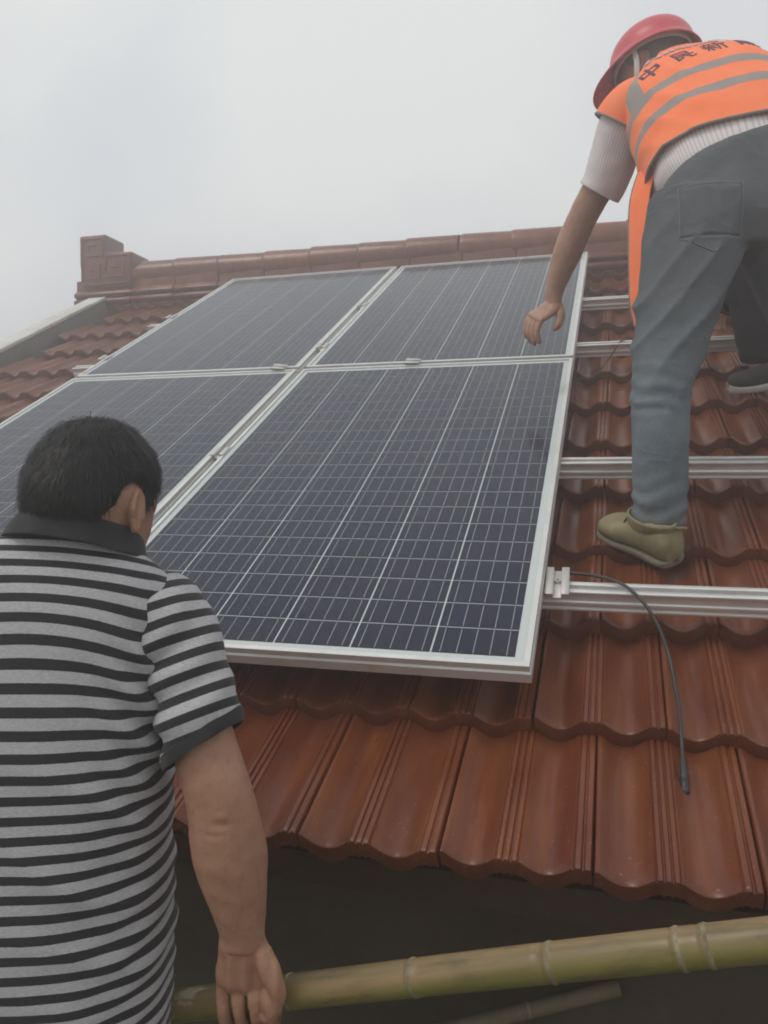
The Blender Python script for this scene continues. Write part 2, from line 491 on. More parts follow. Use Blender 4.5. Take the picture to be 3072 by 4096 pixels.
def m_glass():
    m = bpy.data.materials.new('panel_glass'); m.use_nodes = True
    n, l = m.node_tree.nodes, m.node_tree.links
    n.clear()
    out = n.new('ShaderNodeOutputMaterial')
    tr = n.new('ShaderNodeBsdfTransparent'); tr.inputs[0].default_value = (0.93, 0.95, 0.94, 1)
    gl = n.new('ShaderNodeBsdfGlossy'); gl.inputs['Roughness'].default_value = 0.09
    df = n.new('ShaderNodeBsdfDiffuse'); df.inputs[0].default_value = (0.52, 0.49, 0.46, 1)
    fr = n.new('ShaderNodeFresnel'); fr.inputs['IOR'].default_value = 1.24
    ge = n.new('ShaderNodeNewGeometry')
    inv = n.new('ShaderNodeMath'); inv.operation = 'SUBTRACT'; inv.inputs[0].default_value = 1.0
    l.new(ge.outputs['Backfacing'], inv.inputs[1])
    mu = n.new('ShaderNodeMath'); mu.operation = 'MULTIPLY'
    l.new(fr.outputs[0], mu.inputs[0]); l.new(inv.outputs[0], mu.inputs[1])
    # thin film of dust
    tc = n.new('ShaderNodeTexCoord')
    no = n.new('ShaderNodeTexNoise'); no.inputs['Scale'].default_value = 5.0; no.inputs['Detail'].default_value = 6; no.inputs['Roughness'].default_value = 0.65
    l.new(tc.outputs['Object'], no.inputs['Vector'])
    mr = n.new('ShaderNodeMapRange'); mr.inputs['From Min'].default_value = 0.3; mr.inputs['From Max'].default_value = 0.75
    mr.inputs['To Min'].default_value = 0.001; mr.inputs['To Max'].default_value = 0.022
    l.new(no.outputs[0], mr.inputs['Value'])
    md = n.new('ShaderNodeMath'); md.operation = 'MULTIPLY'; l.new(mr.outputs[0], md.inputs[0]); l.new(inv.outputs[0], md.inputs[1])
    m1 = n.new('ShaderNodeMixShader'); l.new(md.outputs[0], m1.inputs[0]); l.new(tr.outputs[0], m1.inputs[1]); l.new(df.outputs[0], m1.inputs[2])
    m2 = n.new('ShaderNodeMixShader'); l.new(mu.outputs[0], m2.inputs[0]); l.new(m1.outputs[0], m2.inputs[1]); l.new(gl.outputs[0], m2.inputs[2])
    l.new(m2.outputs[0], out.inputs['Surface'])
    return m
M_CELL, M_GLASS = m_cell(), m_glass()
M_BACK = mat('white_backsheet', (0.72, 0.73, 0.74), 0.5, 0.3)

def frame_mesh():
    # (inward offset, n) closed outline of the extrusion, swept round the four sides with mitred corners
    pf = [(0.0110, 0.0), (0.0005, 0.0), (0.0, -0.0006), (0.0, -0.0125), (-0.0028, -0.0165), (-0.0028, -0.0355), (0.024, -0.0355), (0.024, -0.0335), (0.0015, -0.0335), (0.0015, -0.0075), (0.0110, -0.0075)]
    n = len(pf)
    v, f = [], []
    for cx, cy, sx, sy in ((0, 0, 1, 1), (PW, 0, -1, 1), (PW, PH_, -1, -1), (0, PH_, 1, -1)):
        for i, z in pf: v.append((cx + sx * i, cy + sy * i, z))
    for k in range(4):
        a, b = k * n, ((k + 1) % 4) * n
        for i in range(n): f.append((a + i, b + i, b + (i + 1) % n, a + (i + 1) % n))
    mb = MB(); mb.v = v; mb.f = f
    return mb.mesh('frame')
FRAME = frame_mesh(); FRAME.materials.append(M_FRAME)
BACK = MB().box(0.003, PW - 0.003, 0.003, PH_ - 0.003, -0.0068, -0.0054).mesh('backsheet'); BACK.materials.append(M_BACK)
GLASS = MB().box(0.0112, PW - 0.0112, 0.0112, PH_ - 0.0112, -0.0035, -0.0012).mesh('glass_pane'); GLASS.materials.append(M_GLASS)
CW, CH = 0.1542, 0.0762
CELL = MB().box(-CW / 2, CW / 2, -CH / 2, CH / 2, -0.0005, 0.0).mesh('cell'); CELL.materials.append(M_CELL)
def solar_panel(u0, v0, label, rot=0.0):
    root = empty('solar_panel', roofpt(u0, v0, 0), (TH, 0, rot))
    tag(root, label, 'solar panel', 'solar panels on the roof')
    link('frame', FRAME, None, root); link('backsheet', BACK, None, root); link('glass_pane', GLASS, None, root)
    px, py = (PW - 0.054) / 6, (PH_ - 0.056) / 20
    for r in range(20):
        for c in range(6):
            link('cell', CELL, None, root, (0.027 + px * (c + 0.5), 0.028 + py * (r + 0.5), -0.0048))
    return root
solar_panel(-1.0, 0.0, 'nearest solar panel, lower right of four, dark blue cells in silver frame')
solar_panel(-1.0, PH_ + GV, 'solar panel under the reaching hand, upper right of four')
solar_panel(-2.0 - GU, PH_ + GV, 'farthest solar panel, upper left of four, beside the ridge ornament')
solar_panel(-2.0 - GU, 0.0, 'solar panel behind the striped man\'s head, lower left of four')

# ------------------------------------------------------------------ fittings on the rails
def clamp_mesh(name, w, l, h, ch):
    """top-hat clamp: two flanges and a sunk channel, along y"""
    t = 0.003
    pf = [(-w / 2, 0), (-ch / 2 - t, 0), (-ch / 2 - t, -h), (ch / 2 + t, -h), (ch / 2 + t, 0), (w / 2, 0), (w / 2, t), (ch / 2, t), (ch / 2, t - h), (-ch / 2, t - h), (-ch / 2, t), (-w / 2, t)]
    n = len(pf)
    v = [(x, -l / 2, z) for x, z in pf] + [(x, l / 2, z) for x, z in pf]
    f = [(i, (i + 1) % n, n + (i + 1) % n, n + i) for i in range(n)] + [tuple(range(n)), tuple(range(2 * n - 1, n - 1, -1))]
    return bevel(MB().add(v, f).mesh(name), 0.0008, 1, 30)
def bolt_mesh(r, h):
    v, f = [], []
    n = 20
    for rad, z in ((r, 0), (r, h * 0.85), (r * 0.9, h), (r * 0.52, h), (r * 0.50, h * 0.35)):
        for i in range(n): v.append((rad * math.cos(2 * math.pi * i / n), rad * math.sin(2 * math.pi * i / n), z))
    for k in range(4):
        for i in range(n): f.append((k * n + i, k * n + (i + 1) % n, (k + 1) * n + (i + 1) % n, (k + 1) * n + i))
    f.append(tuple(range(4 * n, 5 * n)))
    return make_mesh('bolt', v, f, sharp=40)
CL_BIG = clamp_mesh('clamp', 0.048, 0.098, 0.010, 0.016); CL_BIG.materials.append(M_CLAMP)
CL_MID = clamp_mesh('clamp', 0.046, 0.056, 0.012, 0.016); CL_MID.materials.append(M_CLAMP)
BOLT = bolt_mesh(0.0068, 0.007); BOLT.materials.append(M_STEEL)
def clamp(me, u, v, n, yaw, label, tilt=0.0):
    o = link('clamp', me, None, None, roofpt(u, v, n), (TH + tilt, 0, 0))
    o.rotation_euler = (Matrix.Rotation(TH, 3, 'X') @ Matrix.Rotation(yaw, 3, 'Z') @ Matrix.Rotation(tilt, 3, 'X')).to_euler()
    dz = -0.007 if me is CL_BIG else -0.009
    link('bolt', BOLT, None, o, (0, 0.006 if me is CL_BIG else 0, dz))
    return tag(o, label, 'clamp', 'clamps on the panel edges')
clamp(CL_BIG, 0.0295, 0.301, -0.0235, 0.03, 'large silver clamp with round bolt at the near panel\'s right edge')
clamp(CL_MID, -1.0139, 0.900, 0.0008, 0, 'small clamp in the seam to the right of the striped man\'s head')
clamp(CL_MID, -1.0139, 0.303, 0.0008, 0, 'small clamp in the panel seam hidden behind the striped man\'s head')
clamp(CL_MID, -1.0139, 1.905, 0.0008, 0, 'clamp in the seam just above where the four panels meet')
clamp(CL_MID, -1.0139, 2.518, 0.0008, 0, 'clamp high in the seam between the two upper panels')
clamp(CL_MID, -1.104, 1.6436, 0.0075, math.pi / 2 - 0.06, 'raised clamp left of where the four panels meet', 0.1)
clamp(CL_MID, -0.574, 1.6436, 0.0075, math.pi / 2, 'raised clamp above the near panel\'s top edge', 0.06)
clamp(CL_MID, -2.0328, 1.892, 0.0008, 0, 'clamp on the far left panel edge by the lower rail end')
clamp(CL_MID, -2.0328, 2.518, 0.0008, 0, 'clamp on the far left panel edge by the upper rail end')

def curve_tube(pts, rad, n=10, sub=8, uv=False):
    P = catmull(np.array(pts, float), sub)
    rings = tube_rings(P, [rad] * len(P), [rad] * len(P), (0.13, 0.2, 1))
    V, U = loft(rings, n, 1)
    return grid(V, U)

# ------------------------------------------------------------------ surface tools
def catmull(a, sub):
    a = np.asarray(a, float)
    if sub <= 1 or len(a) < 2: return a
    p = np.vstack([2 * a[0] - a[1], a, 2 * a[-1] - a[-2]])
    out = []
    for i in range(1, len(p) - 2):
        for k in range(sub):
            t = k / sub
            out.append(0.5 * ((2 * p[i]) + (-p[i - 1] + p[i + 1]) * t + (2 * p[i - 1] - 5 * p[i] + 4 * p[i + 1] - p[i + 2]) * t * t
                              + (-p[i - 1] + 3 * p[i] - 3 * p[i + 1] + p[i + 2]) * t ** 3))
    out.append(p[-2])
    return np.array(out)
def unit(v):
    v = np.asarray(v, float); return v / (np.linalg.norm(v) + 1e-12)
def tube_rings(pts, ra, rb, ref):
    P = np.asarray(pts, float); n = len(P); rings = []
    ref = unit(ref)
    for i in range(n):
        T = unit(P[min(i + 1, n - 1)] - P[max(i - 1, 0)])
        B = unit(ref - (ref @ T) * T); A = np.cross(B, T)
        rings.append((P[i], A * ra[i], B * rb[i], 2.0))
    return rings
def loft(rings, nseg=32, sub=6):
    """rings (centre, A, B, power) -> grid of points and (u, length) coordinates"""
    flat = np.array([np.r_[c, a, b, p] for c, a, b, p in [(np.asarray(r[0], float), np.asarray(r[1], float), np.asarray(r[2], float), r[3] if len(r) > 3 else 2.0) for r in rings]])
    F = catmull(flat, sub)
    th = np.arange(nseg) * 2 * math.pi / nseg
    V = np.zeros((len(F), nseg, 3))
    for i, r in enumerate(F):
        e = 2.0 / max(r[9], 0.5)
        ca = np.sign(np.cos(th)) * np.abs(np.cos(th)) ** e; sa = np.sign(np.sin(th)) * np.abs(np.sin(th)) ** e
        V[i] = r[0:3] + np.outer(ca, r[3:6]) + np.outer(sa, r[6:9])
    d = np.linalg.norm(np.diff(V, axis=0), axis=2).mean(axis=1)
    L = np.r_[0, np.cumsum(d)]
    U = np.zeros((len(F), nseg, 2)); U[:, :, 0] = th / (2 * math.pi); U[:, :, 1] = L[:, None]
    return V, U
def normals(V):
    du = np.roll(V, -1, 1) - np.roll(V, 1, 1)
    dv = np.gradient(V, axis=0)
    N = np.cross(du, dv); N /= (np.linalg.norm(N, axis=2, keepdims=True) + 1e-12)
    c = V.mean(axis=1, keepdims=True)
    s = np.sign(((V - c) * N).sum(axis=2).mean())
    return N * s
def grid(V, U=None, cap0=True, cap1=True):
    nr, ns = V.shape[:2]
    v = V.reshape(-1, 3); f = []
    for i in range(nr - 1):
        for j in range(ns):
            j2 = (j + 1) % ns
            f.append((i * ns + j, i * ns + j2, (i + 1) * ns + j2, (i + 1) * ns + j))
    if cap0: f.append(tuple(range(ns - 1, -1, -1)))
    if cap1: f.append(tuple(range((nr - 1) * ns, nr * ns)))
    c = V.mean(axis=1, keepdims=True)
    du = np.roll(V, -1, 1) - V; dv = np.gradient(V, axis=0)
    if ((V - c) * np.cross(du, dv)).sum() < 0: f = [tuple(reversed(q)) for q in f]
    uv = None
    if U is not None:                                   # per corner, so the seam does not smear
        uv = []
        U2 = U.reshape(-1, 2)
        for q in f:
            us = [U2[k][0] for k in q]; wrap = max(us) - min(us) > 0.5 and len(q) == 4
            for k in q: uv.append((U2[k][0] + (1.0 if wrap and U2[k][0] < 0.5 else 0.0), U2[k][1]))
    return v, f, uv
def nz(p, s=1.0): return noise.noise(Vector((p[0] * s, p[1] * s, p[2] * s)))
def displace(V, fn):
    N = normals(V); W = V.copy()
    for i in range(V.shape[0]):
        for j in range(V.shape[1]): W[i, j] += N[i, j] * fn(V[i, j], i / (V.shape[0] - 1), j / V.shape[1])
    return W
def part(name, V, U, m, parent, cap0=False, cap1=False, thick=0.0, sharp=None, off=(0, 0, 0)):
    v, f, uv = grid(V - np.array(off), U, cap0, cap1)
    me = make_mesh(name, v, f, uv)
    o = link(name, me, m, parent)
    if thick:
        s = o.modifiers.new('cloth thickness', 'SOLIDIFY'); s.thickness = thick; s.offset = -1
    return o
def union(name, pieces, voxel, smooth=4, off=(0, 0, 0), factor=0.5):
    """several closed surfaces grown into one continuous skin"""
    vs, fs = [], []
    for v, f in pieces:
        k = len(vs); vs += [tuple(np.asarray(p) - np.array(off)) for p in v]; fs += [tuple(i + k for i in q) for q in f]
    me = bpy.data.meshes.new(name); me.from_pydata(vs, [], fs)
    o = bpy.data.objects.new('tmp', me); COL.objects.link(o)
    r = o.modifiers.new('r', 'REMESH'); r.mode = 'VOXEL'; r.voxel_size = voxel; r.use_smooth_shade = True
    if smooth:
        s = o.modifiers.new('s', 'SMOOTH'); s.iterations = smooth; s.factor = factor
    dg = bpy.context.evaluated_depsgraph_get()
    new = bpy.data.meshes.new_from_object(o.evaluated_get(dg)); new.name = name
    bpy.data.objects.remove(o); bpy.data.meshes.remove(me)
    new.shade_smooth()
    return new
def push(me, fn):
    """move every vertex along its normal by fn(position)"""
    n = len(me.vertices)
    co = np.empty(n * 3); me.vertices.foreach_get('co', co); co = co.reshape(-1, 3)
    no = np.empty(n * 3); me.vertex_normals.foreach_get('vector', no); no = no.reshape(-1, 3)
    d = np.array([fn(p, q) for p, q in zip(co, no)])
    me.vertices.foreach_set('co', (co + no * d[:, None]).ravel()); me.update()
def decal(name, target, rects, origin, ex, ey, direction, m, parent, lift=0.0015, step=0.006, thick=0.0008, shear=None):
    """flat shapes (lists of quads in the plane origin + ex*x + ey*y) laid onto a surface along a direction"""
    dg = bpy.context.evaluated_depsgraph_get()
    bvh = bvhtree.BVHTree.FromObject(target, dg)
    d = Vector(direction).normalized(); origin = Vector(origin); ex = Vector(ex); ey = Vector(ey)
    v, f = [], []
    for q in rects:
        a, b, c, e = [np.array(p, float) for p in q]
        nu = max(1, int(np.linalg.norm(b - a) / step)); nv = max(1, int(np.linalg.norm(e - a) / step))
        k = len(v); ok = True; pts = []
        for j in range(nv + 1):
            for i in range(nu + 1):
                s, t = i / nu, j / nv
                p = (a * (1 - s) + b * s) * (1 - t) + (e * (1 - s) + c * s) * t
                w = origin + ex * p[0] + ey * p[1]
                hit = bvh.ray_cast(w - d * 0.6, d, 2.0)
                if hit[0] is None: ok = False; break
                pts.append(hit[0] + (hit[1] if hit[1].dot(d) < 0 else -hit[1]) * lift)
            if not ok: break
        if not ok: continue
        v += [tuple(p) for p in pts]
        for j in range(nv):
            for i in range(nu):
                x = k + j * (nu + 1) + i
                f.append((x, x + 1, x + nu + 2, x + nu + 1))
    if not v: return None
    me = make_mesh(name, v, f)
    o = link(name, me, m, parent)
    s = o.modifiers.new('t', 'SOLIDIFY'); s.thickness = thick; s.offset = 0
    return o

# ------------------------------------------------------------------ heads and hands
def head_points(nu=56, nv=40, grow=None):
    """one head in its own frame: x right, y face, z up, centre between the ears; chin -0.122, crown 0.105"""
    V = np.zeros((nv, nu, 3))
    for i in range(nv):
        ph = math.pi * (i + 0.35) / (nv - 0.3)
        for j in range(nu):
            az = 2 * math.pi * j / nu
            d = np.array([math.sin(ph) * math.sin(az), math.sin(ph) * math.cos(az), math.cos(ph)])
            x, y, z = 0.074 * d[0], 0.096 * d[1], (0.105 if d[2] > 0 else 0.122) * d[2]
            e = lambda q: math.exp(-q)
            lo = min(max(-z / 0.122, 0), 1)
            x *= 1 - 0.30 * lo ** 1.4
            if y < 0: y *= 1 - 0.60 * min(max((-z - 0.02) / 0.08, 0), 1)
            else: y = y * (1 - 0.10 * (1 - lo)) + 0.010 * lo
            x *= 1 + 0.05 * e(((z - 0.03) / 0.05) ** 2) * (1 if y < 0.02 else 0.5)
            if y > 0.02:
                y += 0.024 * e((x / 0.011) ** 2 + ((z + 0.036) / 0.018) ** 2) + 0.010 * e((x / 0.009) ** 2 + ((z + 0.012) / 0.022) ** 2)
                y += 0.006 * e(((z - 0.018) / 0.011) ** 2 + (x / 0.045) ** 2)
                y -= 0.011 * e(((abs(x) - 0.032) / 0.015) ** 2 + ((z + 0.002) / 0.011) ** 2)
                y += 0.006 * e((x / 0.024) ** 2 + ((z + 0.070) / 0.006) ** 2) + 0.006 * e((x / 0.020) ** 2 + ((z + 0.082) / 0.006) ** 2)
                y += 0.008 * e((x / 0.020) ** 2 + ((z + 0.108) / 0.014) ** 2)
            V[i, j] = (x, y, z)
    if grow is not None:
        N = normals(V)
        for i in range(nv):
            for j in range(nu): V[i, j] += N[i, j] * grow(V[i, j])
    return V
def ear_points(side):
    n, m = 14, 10
    V = np.zeros((m, n, 3))
    for i in range(m):
        ph = math.pi * (i + 0.3) / (m - 0.4)
        for j in range(n):
            a = 2 * math.pi * j / n
            x, y, z = 0.0075 * math.sin(ph) * math.cos(a), 0.0165 * math.sin(ph) * math.sin(a), 0.030 * math.cos(ph)
            if z < -0.01: y *= 0.75
            r = math.hypot(y / 0.019, z / 0.033)
            if x > 0: x += 0.004 * math.exp(-((r - 0.85) / 0.2) ** 2) - 0.003 * math.exp(-(r / 0.45) ** 2)
            # stands off the skull, leaning back
            X = x + 0.004 - 0.35 * min(y, 0); Y = y - 0.12 * z
            V[i, j] = (side * (0.0715 + X), -0.002 + Y, -0.018 + z)
    return V
def xf(V, M):
    A = np.array(M.to_3x3()); t = np.array(M.translation)
    return V @ A.T + t
def head_matrix(c, face, up):
    f = unit(face); u = np.asarray(up, float); u = unit(u - (u @ f) * f); r = np.cross(f, u)
    return Matrix(((r[0], f[0], u[0], c[0]), (r[1], f[1], u[1], c[1]), (r[2], f[2], u[2], c[2]), (0, 0, 0, 1)))
def finger(pts, r0, r1):
    P = catmull(pts, 4)
    r = np.linspace(r0, r1, len(P)); r[-1] *= 0.72
    end = P[-1] + unit(P[-1] - P[-2]) * r[-1] * 0.6
    P = np.vstack([P, end]); r = np.r_[r, r[-1] * 0.45]
    k = np.linspace(0, 1, len(P))
    bump = 1 + 0.06 * np.exp(-((k - 0.36) / 0.07) ** 2) + 0.04 * np.exp(-((k - 0.68) / 0.06) ** 2)
    m_ = len(P) // 2
    ref = np.cross(P[m_] - P[0], P[-1] - P[m_])
    if np.linalg.norm(ref) < 1e-5: ref = np.cross(P[-1] - P[0], (0.3, 0.9, 0.2))
    V, U = loft(tube_rings(P, r * bump, r * bump * 0.95, ref), 12, 1)
    return grid(V)[:2]
def limb(pts, ra, rb, ref, sub=5, nseg=24):
    P = np.c_[np.array(pts, float), ra, rb]
    Q = catmull(P, sub)
    V, U = loft(tube_rings(Q[:, :3], Q[:, 3], Q[:, 4], ref), nseg, 1)
    return V, U
HAIRLINE = [(0, 0.070), (40, 0.060), (58, 0.030), (72, -0.012), (84, -0.024), (90, 0.016), (108, 0.014), (118, -0.028), (135, -0.062), (180, -0.066)]
def hair_floor(p):
    az = abs(math.degrees(math.atan2(p[0], p[1])))
    return float(np.interp(az, [a for a, _ in HAIRLINE], [z for _, z in HAIRLINE]))
def hair_grow(full, p):
    h = p[2] - hair_floor(p)
    s = min(max((h + 0.006) / 0.022, 0), 1); s = s * s * (3 - 2 * s)
    top = min(max((p[2] - 0.02) / 0.08, 0), 1)
    return -0.005 + s * (0.010 + full * (0.45 + 0.55 * top)) + (0.003 * nz(p, 45) + 0.002 * nz(p, 110)) * s
def hair_object(name, M, full, count, length, mhair, parent, off, seed, tuft=False):
    V = head_points(64, 48, lambda p: hair_grow(full, p))
    v, f, _ = grid(xf(V, M) - np.array(off))
    v = [tuple(p) for p in v]; f = list(f)
    rg = random.Random(seed)
    base = head_points(64, 48)
    N = normals(V)
    whorl = np.array([0.012, -0.055, 0.09])
    A = np.array(M.to_3x3()); T = np.array(M.translation) - np.array(off)
    made = 0; tries = 0
    while made < count and tries < count * 6:
        tries += 1
        i = min(int(math.acos(rg.uniform(-0.75, 1)) / math.pi * 48), 46); j = rg.randrange(64)
        b, h = base[i, j], base[i, j][2] - hair_floor(base[i, j])
        if h < 0.0: continue
        p = V[i, j] * 1.0 + (V[i + 1, j] - V[i, j]) * rg.random() + (V[i, (j + 1) % 64] - V[i, j]) * rg.random()
        n = N[i, j]
        g = p - whorl; g[2] -= 0.05
        g += np.array([rg.gauss(0, .010), rg.gauss(0, .010), rg.gauss(0, .010)])
        g = g - (g @ n) * n; g = unit(g)
        ln = length * rg.uniform(0.5, 1.1) * min(1.0, 0.35 + h / 0.05)
        lift = rg.uniform(-0.001, 0.0016) + (0.012 * rg.random() if tuft and rg.random() < 0.015 else 0)
        s = np.cross(n, g) * 0.00038
        pts = [p - n * 0.002, p + g * ln * 0.5 + n * (0.0015 + lift), p + g * ln + n * (lift * 1.2 - 0.001)]
        k = len(v)
        for q, w in zip(pts, (1.0, 0.9, 0.25)):
            v.append(tuple(A @ (q - s * w) + T)); v.append(tuple(A @ (q + s * w) + T))
        f += [(k, k + 1, k + 3, k + 2), (k + 2, k + 3, k + 5, k + 4)]
        made += 1
    return link(name, make_mesh(name, v, f), mhair, parent)
def eyes(M, parent, off, m1):
    for s in (-1, 1):
        V = np.zeros((8, 12, 3))
        for i in range(8):
            ph = math.pi * (i + .3) / 7.6
            for j in range(12):
                a = 2 * math.pi * j / 12
                V[i, j] = (s * 0.032 + 0.0115 * math.sin(ph) * math.cos(a), 0.0565 + 0.0115 * math.cos(ph), -0.002 + 0.0115 * math.sin(ph) * math.sin(a))
        part('eye', xf(V, M), None, m1, parent, True, True, off=off)

# ------------------------------------------------------------------ materials of people
def m_skin(name, ca, cb, cc):
    m = mat(name, ca, 0.5, 0.4); t = NT(m)
    co = t.coord()
    n1 = t.noise(co, 13, 5, 0.65); n2 = t.noise(co, 70, 4, 0.65); n3 = t.noise(co, 420, 2, 0.6)
    c = t.mix(t.vramp(n1, [(0.36, 0), (0.66, 1)]), ca, cb)
    c = t.mix(t.vramp(n2, [(0.50, 0), (0.75, 0.55)]), c, cc)
    c = t.mix(t.vramp(n3, [(0.60, 0), (0.74, 0.35)]), c, (cc[0] * 0.7, cc[1] * 0.7, cc[2] * 0.7))
    vein = t.vramp(t.math('ABSOLUTE', t.math('SUBTRACT', t.noise(t.mapping(co, (16, 16, 5)), 1.0, 2, 0.5), 0.5)), [(0.0, 0.25), (0.02, 0.0)])
    c = t.mix(vein, c, (0.20, 0.13, 0.11))
    t.base(c)
    t.rough(t.math('ADD', t.math('MULTIPLY', n2, 0.3), 0.34))
    t.bump(t.math('ADD', t.noise(co, 300, 4, 0.65), t.math('MULTIPLY', n2, 1.5)), 0.30, 0.0012)
    b = t.b
    b.inputs['Subsurface Weight'].default_value = 0.12
    b.inputs['Subsurface Radius'].default_value = (0.9, 0.35, 0.2)
    b.inputs['Subsurface Scale'].default_value = 0.006
    return m
def weave(t, scale=900): return t.noise(t.mapping(t.coord(), (1, 1, 1)), scale, 2, 0.6)
def m_striped():
    m = mat('striped_jersey', (0.4, 0.4, 0.4), 0.9, 0.2); t = NT(m)
    u, v, _ = t.sep(t.coord('UV'))
    co = t.coord()
    wob = t.math('MULTIPLY', t.math('SUBTRACT', t.noise(co, 700, 2, 0.5), 0.5), 0.0011)
    fr = t.math('FRACT', t.math('DIVIDE', t.math('ADD', v, wob), 0.0248))
    dark = t.math('LESS_THAN', fr, 0.47)
    hea = t.noise(t.mapping(co, (190, 190, 900)), 1.0, 3, 0.65)
    light = t.ramp(hea, [(0.3, (0.35, 0.35, 0.36)), (0.7, (0.54, 0.54, 0.55))])
    drk = t.ramp(hea, [(0.3, (0.020, 0.020, 0.022)), (0.75, (0.040, 0.040, 0.042))])
    t.base(t.mix(dark, light, drk))
    t.b.inputs['Sheen Weight'].default_value = 0.15
    t.bump(weave(t), 0.25, 0.001)
    return m
def m_cloth(name, ca, cb, scale=25, bump=0.3, sheen=0.1):
    m = mat(name, ca, 0.88, 0.2); t = NT(m)
    co = t.coord()
    n1 = t.noise(co, scale, 4, 0.6)
    t.base(t.mix(t.vramp(n1, [(0.3, 0), (0.7, 1)]), ca, cb))
    t.b.inputs['Sheen Weight'].default_value = sheen
    t.bump(weave(t, 700), bump, 0.001)
    return m
def m_denim(name, ca, cb, cc):
    m = mat(name, ca, 0.9, 0.2); t = NT(m)
    co = t.coord()
    n1 = t.noise(co, 7, 4, 0.6); n2 = t.noise(t.mapping(co, (500, 500, 120)), 1, 2, 0.6)
    x, y, z = t.sep(co)
    c = t.mix(t.vramp(n1, [(0.35, 0), (0.7, 1)]), ca, cb)
    c = t.mix(t.vramp(n2, [(0.45, 0), (0.8, 0.5)]), c, cc)
    # mud along the frayed bottom hem
    mud = t.vramp(t.math('ADD', z, t.math('MULTIPLY', t.noise(co, 40, 3, 0.6), 0.05)), [(0.045, 0.75), (0.10, 0.0)])
    c = t.mix(mud, c, (0.22, 0.19, 0.12))
    # worn pale down the leg, dark where it was never rubbed
    c = t.mix(t.vramp(t.math('ADD', z, t.math('MULTIPLY', n1, 0.25)), [(0.42, 0.0), (0.72, 0.62)]), c, (0.070, 0.070, 0.072))
    cr = t.noise(t.mapping(co, (7, 7, 11), rot=(0, 0.7, 0)), 1.0, 2, 0.5, 0.6)
    rid = t.math('ABSOLUTE', t.math('SUBTRACT', cr, 0.5))
    c = t.mix(t.vramp(rid, [(0.0, 0.04), (0.06, 0.0)]), c, (0.24, 0.265, 0.28))
    t.base(c)
    t.bump(t.math('ADD', t.math('MULTIPLY', n2, 0.15), t.vramp(rid, [(0.0, 1.0), (0.13, 0.0)])), 0.30, 0.005)
    return m
def m_pinstripe(cnt):
    m = mat('pinstriped_shirt', (0.6, 0.55, 0.55), 0.85, 0.2); t = NT(m)
    u, v, _ = t.sep(t.coord('UV'))
    fr = t.math('FRACT', t.math('MULTIPLY', u, cnt))
    line = t.vramp(t.math('ABSOLUTE', t.math('SUBTRACT', fr, 0.5)), [(0.10, 1.0), (0.22, 0.0)])
    n = t.noise(t.coord(), 20, 3, 0.6)
    base = t.ramp(n, [(0.3, (0.70, 0.65, 0.63)), (0.7, (0.78, 0.73, 0.71))])
    t.base(t.mix(line, base, (0.56, 0.50, 0.51)))
    t.bump(weave(t, 800), 0.2, 0.001)
    return m
M_SKIN = m_skin('tanned_skin', (0.36, 0.19, 0.12), (0.42, 0.235, 0.15), (0.27, 0.12, 0.075))
M_HAIR = mat('black_hair', (0.012, 0.011, 0.010), 0.55, 0.35)
M_GREYHAIR = mat('greying_hair', (0.09, 0.085, 0.08), 0.5, 0.5)
M_STRIPE = m_striped()
M_RIB = m_cloth('charcoal_ribbing', (0.026, 0.026, 0.028), (0.040, 0.040, 0.043), 40)
M_EYE = mat('eye_white', (0.7, 0.66, 0.6), 0.2)
M_TROUSER = m_cloth('dark_trousers', (0.030, 0.032, 0.040), (0.045, 0.047, 0.056))
M_BLACKCLOTH = m_cloth('black_cloth', (0.010, 0.010, 0.012), (0.018, 0.018, 0.021), sheen=0.0)
M_LEATHER = mat('black_shoe', (0.02, 0.02, 0.02), 0.45)

CAMV = np.array(CAM); cH, sH = math.cos(HEAD), math.sin(HEAD)
def to_world(p): return (CAM[0] + p[0] * cH - p[1] * sH, CAM[1] + p[0] * sH + p[1] * cH, CAM[2] + p[2])
def roof_z(a, b, n=-0.135):
    y = CAM[1] + a * sH + b * cH
    return (y + n * math.sin(TH)) / math.cos(TH) * math.sin(TH) + n * math.cos(TH) - CAM[2]

def shoe_mesh(name, heel, toe, up, width, m_up, m_sole, parent, off, height=0.075, sole=0.022):
    """low shoe between heel and toe points on the ground"""
    h, t = np.array(heel, float), np.array(toe, float)
    ax = unit(t - h); ln = np.linalg.norm(t - h); u = unit(np.array(up) - (np.array(up) @ ax) * ax); s = np.cross(ax, u)
    prof = [(-0.02, 0.30, 0.55), (0.02, 0.66, 0.80), (0.12, 0.80, 1.0), (0.30, 0.78, 0.98), (0.48, 0.86, 0.86), (0.64, 1.0, 0.70), (0.80, 1.0, 0.58), (0.92, 0.82, 0.50), (0.985, 0.50, 0.40), (1.01, 0.20, 0.25)]
    rings = []
    for k, w, hh in prof:
        c = h + ax * ln * k + u * (sole * 0.5 + height * hh * 0.5)
        rings.append((c, s * width * 0.5 * w, u * height * hh * 0.5, 2.6))
    V, U = loft(rings, 24, 4)
    o = part(name, V, U, m_up, parent, True, True, off=off)
    rings = []
    for k, w, hh in prof:
        c = h + ax * ln * k + u * sole * 0.5
        rings.append((c, s * (width * 0.5 * w + 0.003), u * sole * 0.5, 5.0))
    V, U = loft(rings, 28, 4)
    part('sole', V, U, m_sole, o, True, True, off=off)
    return o, ax, u, s

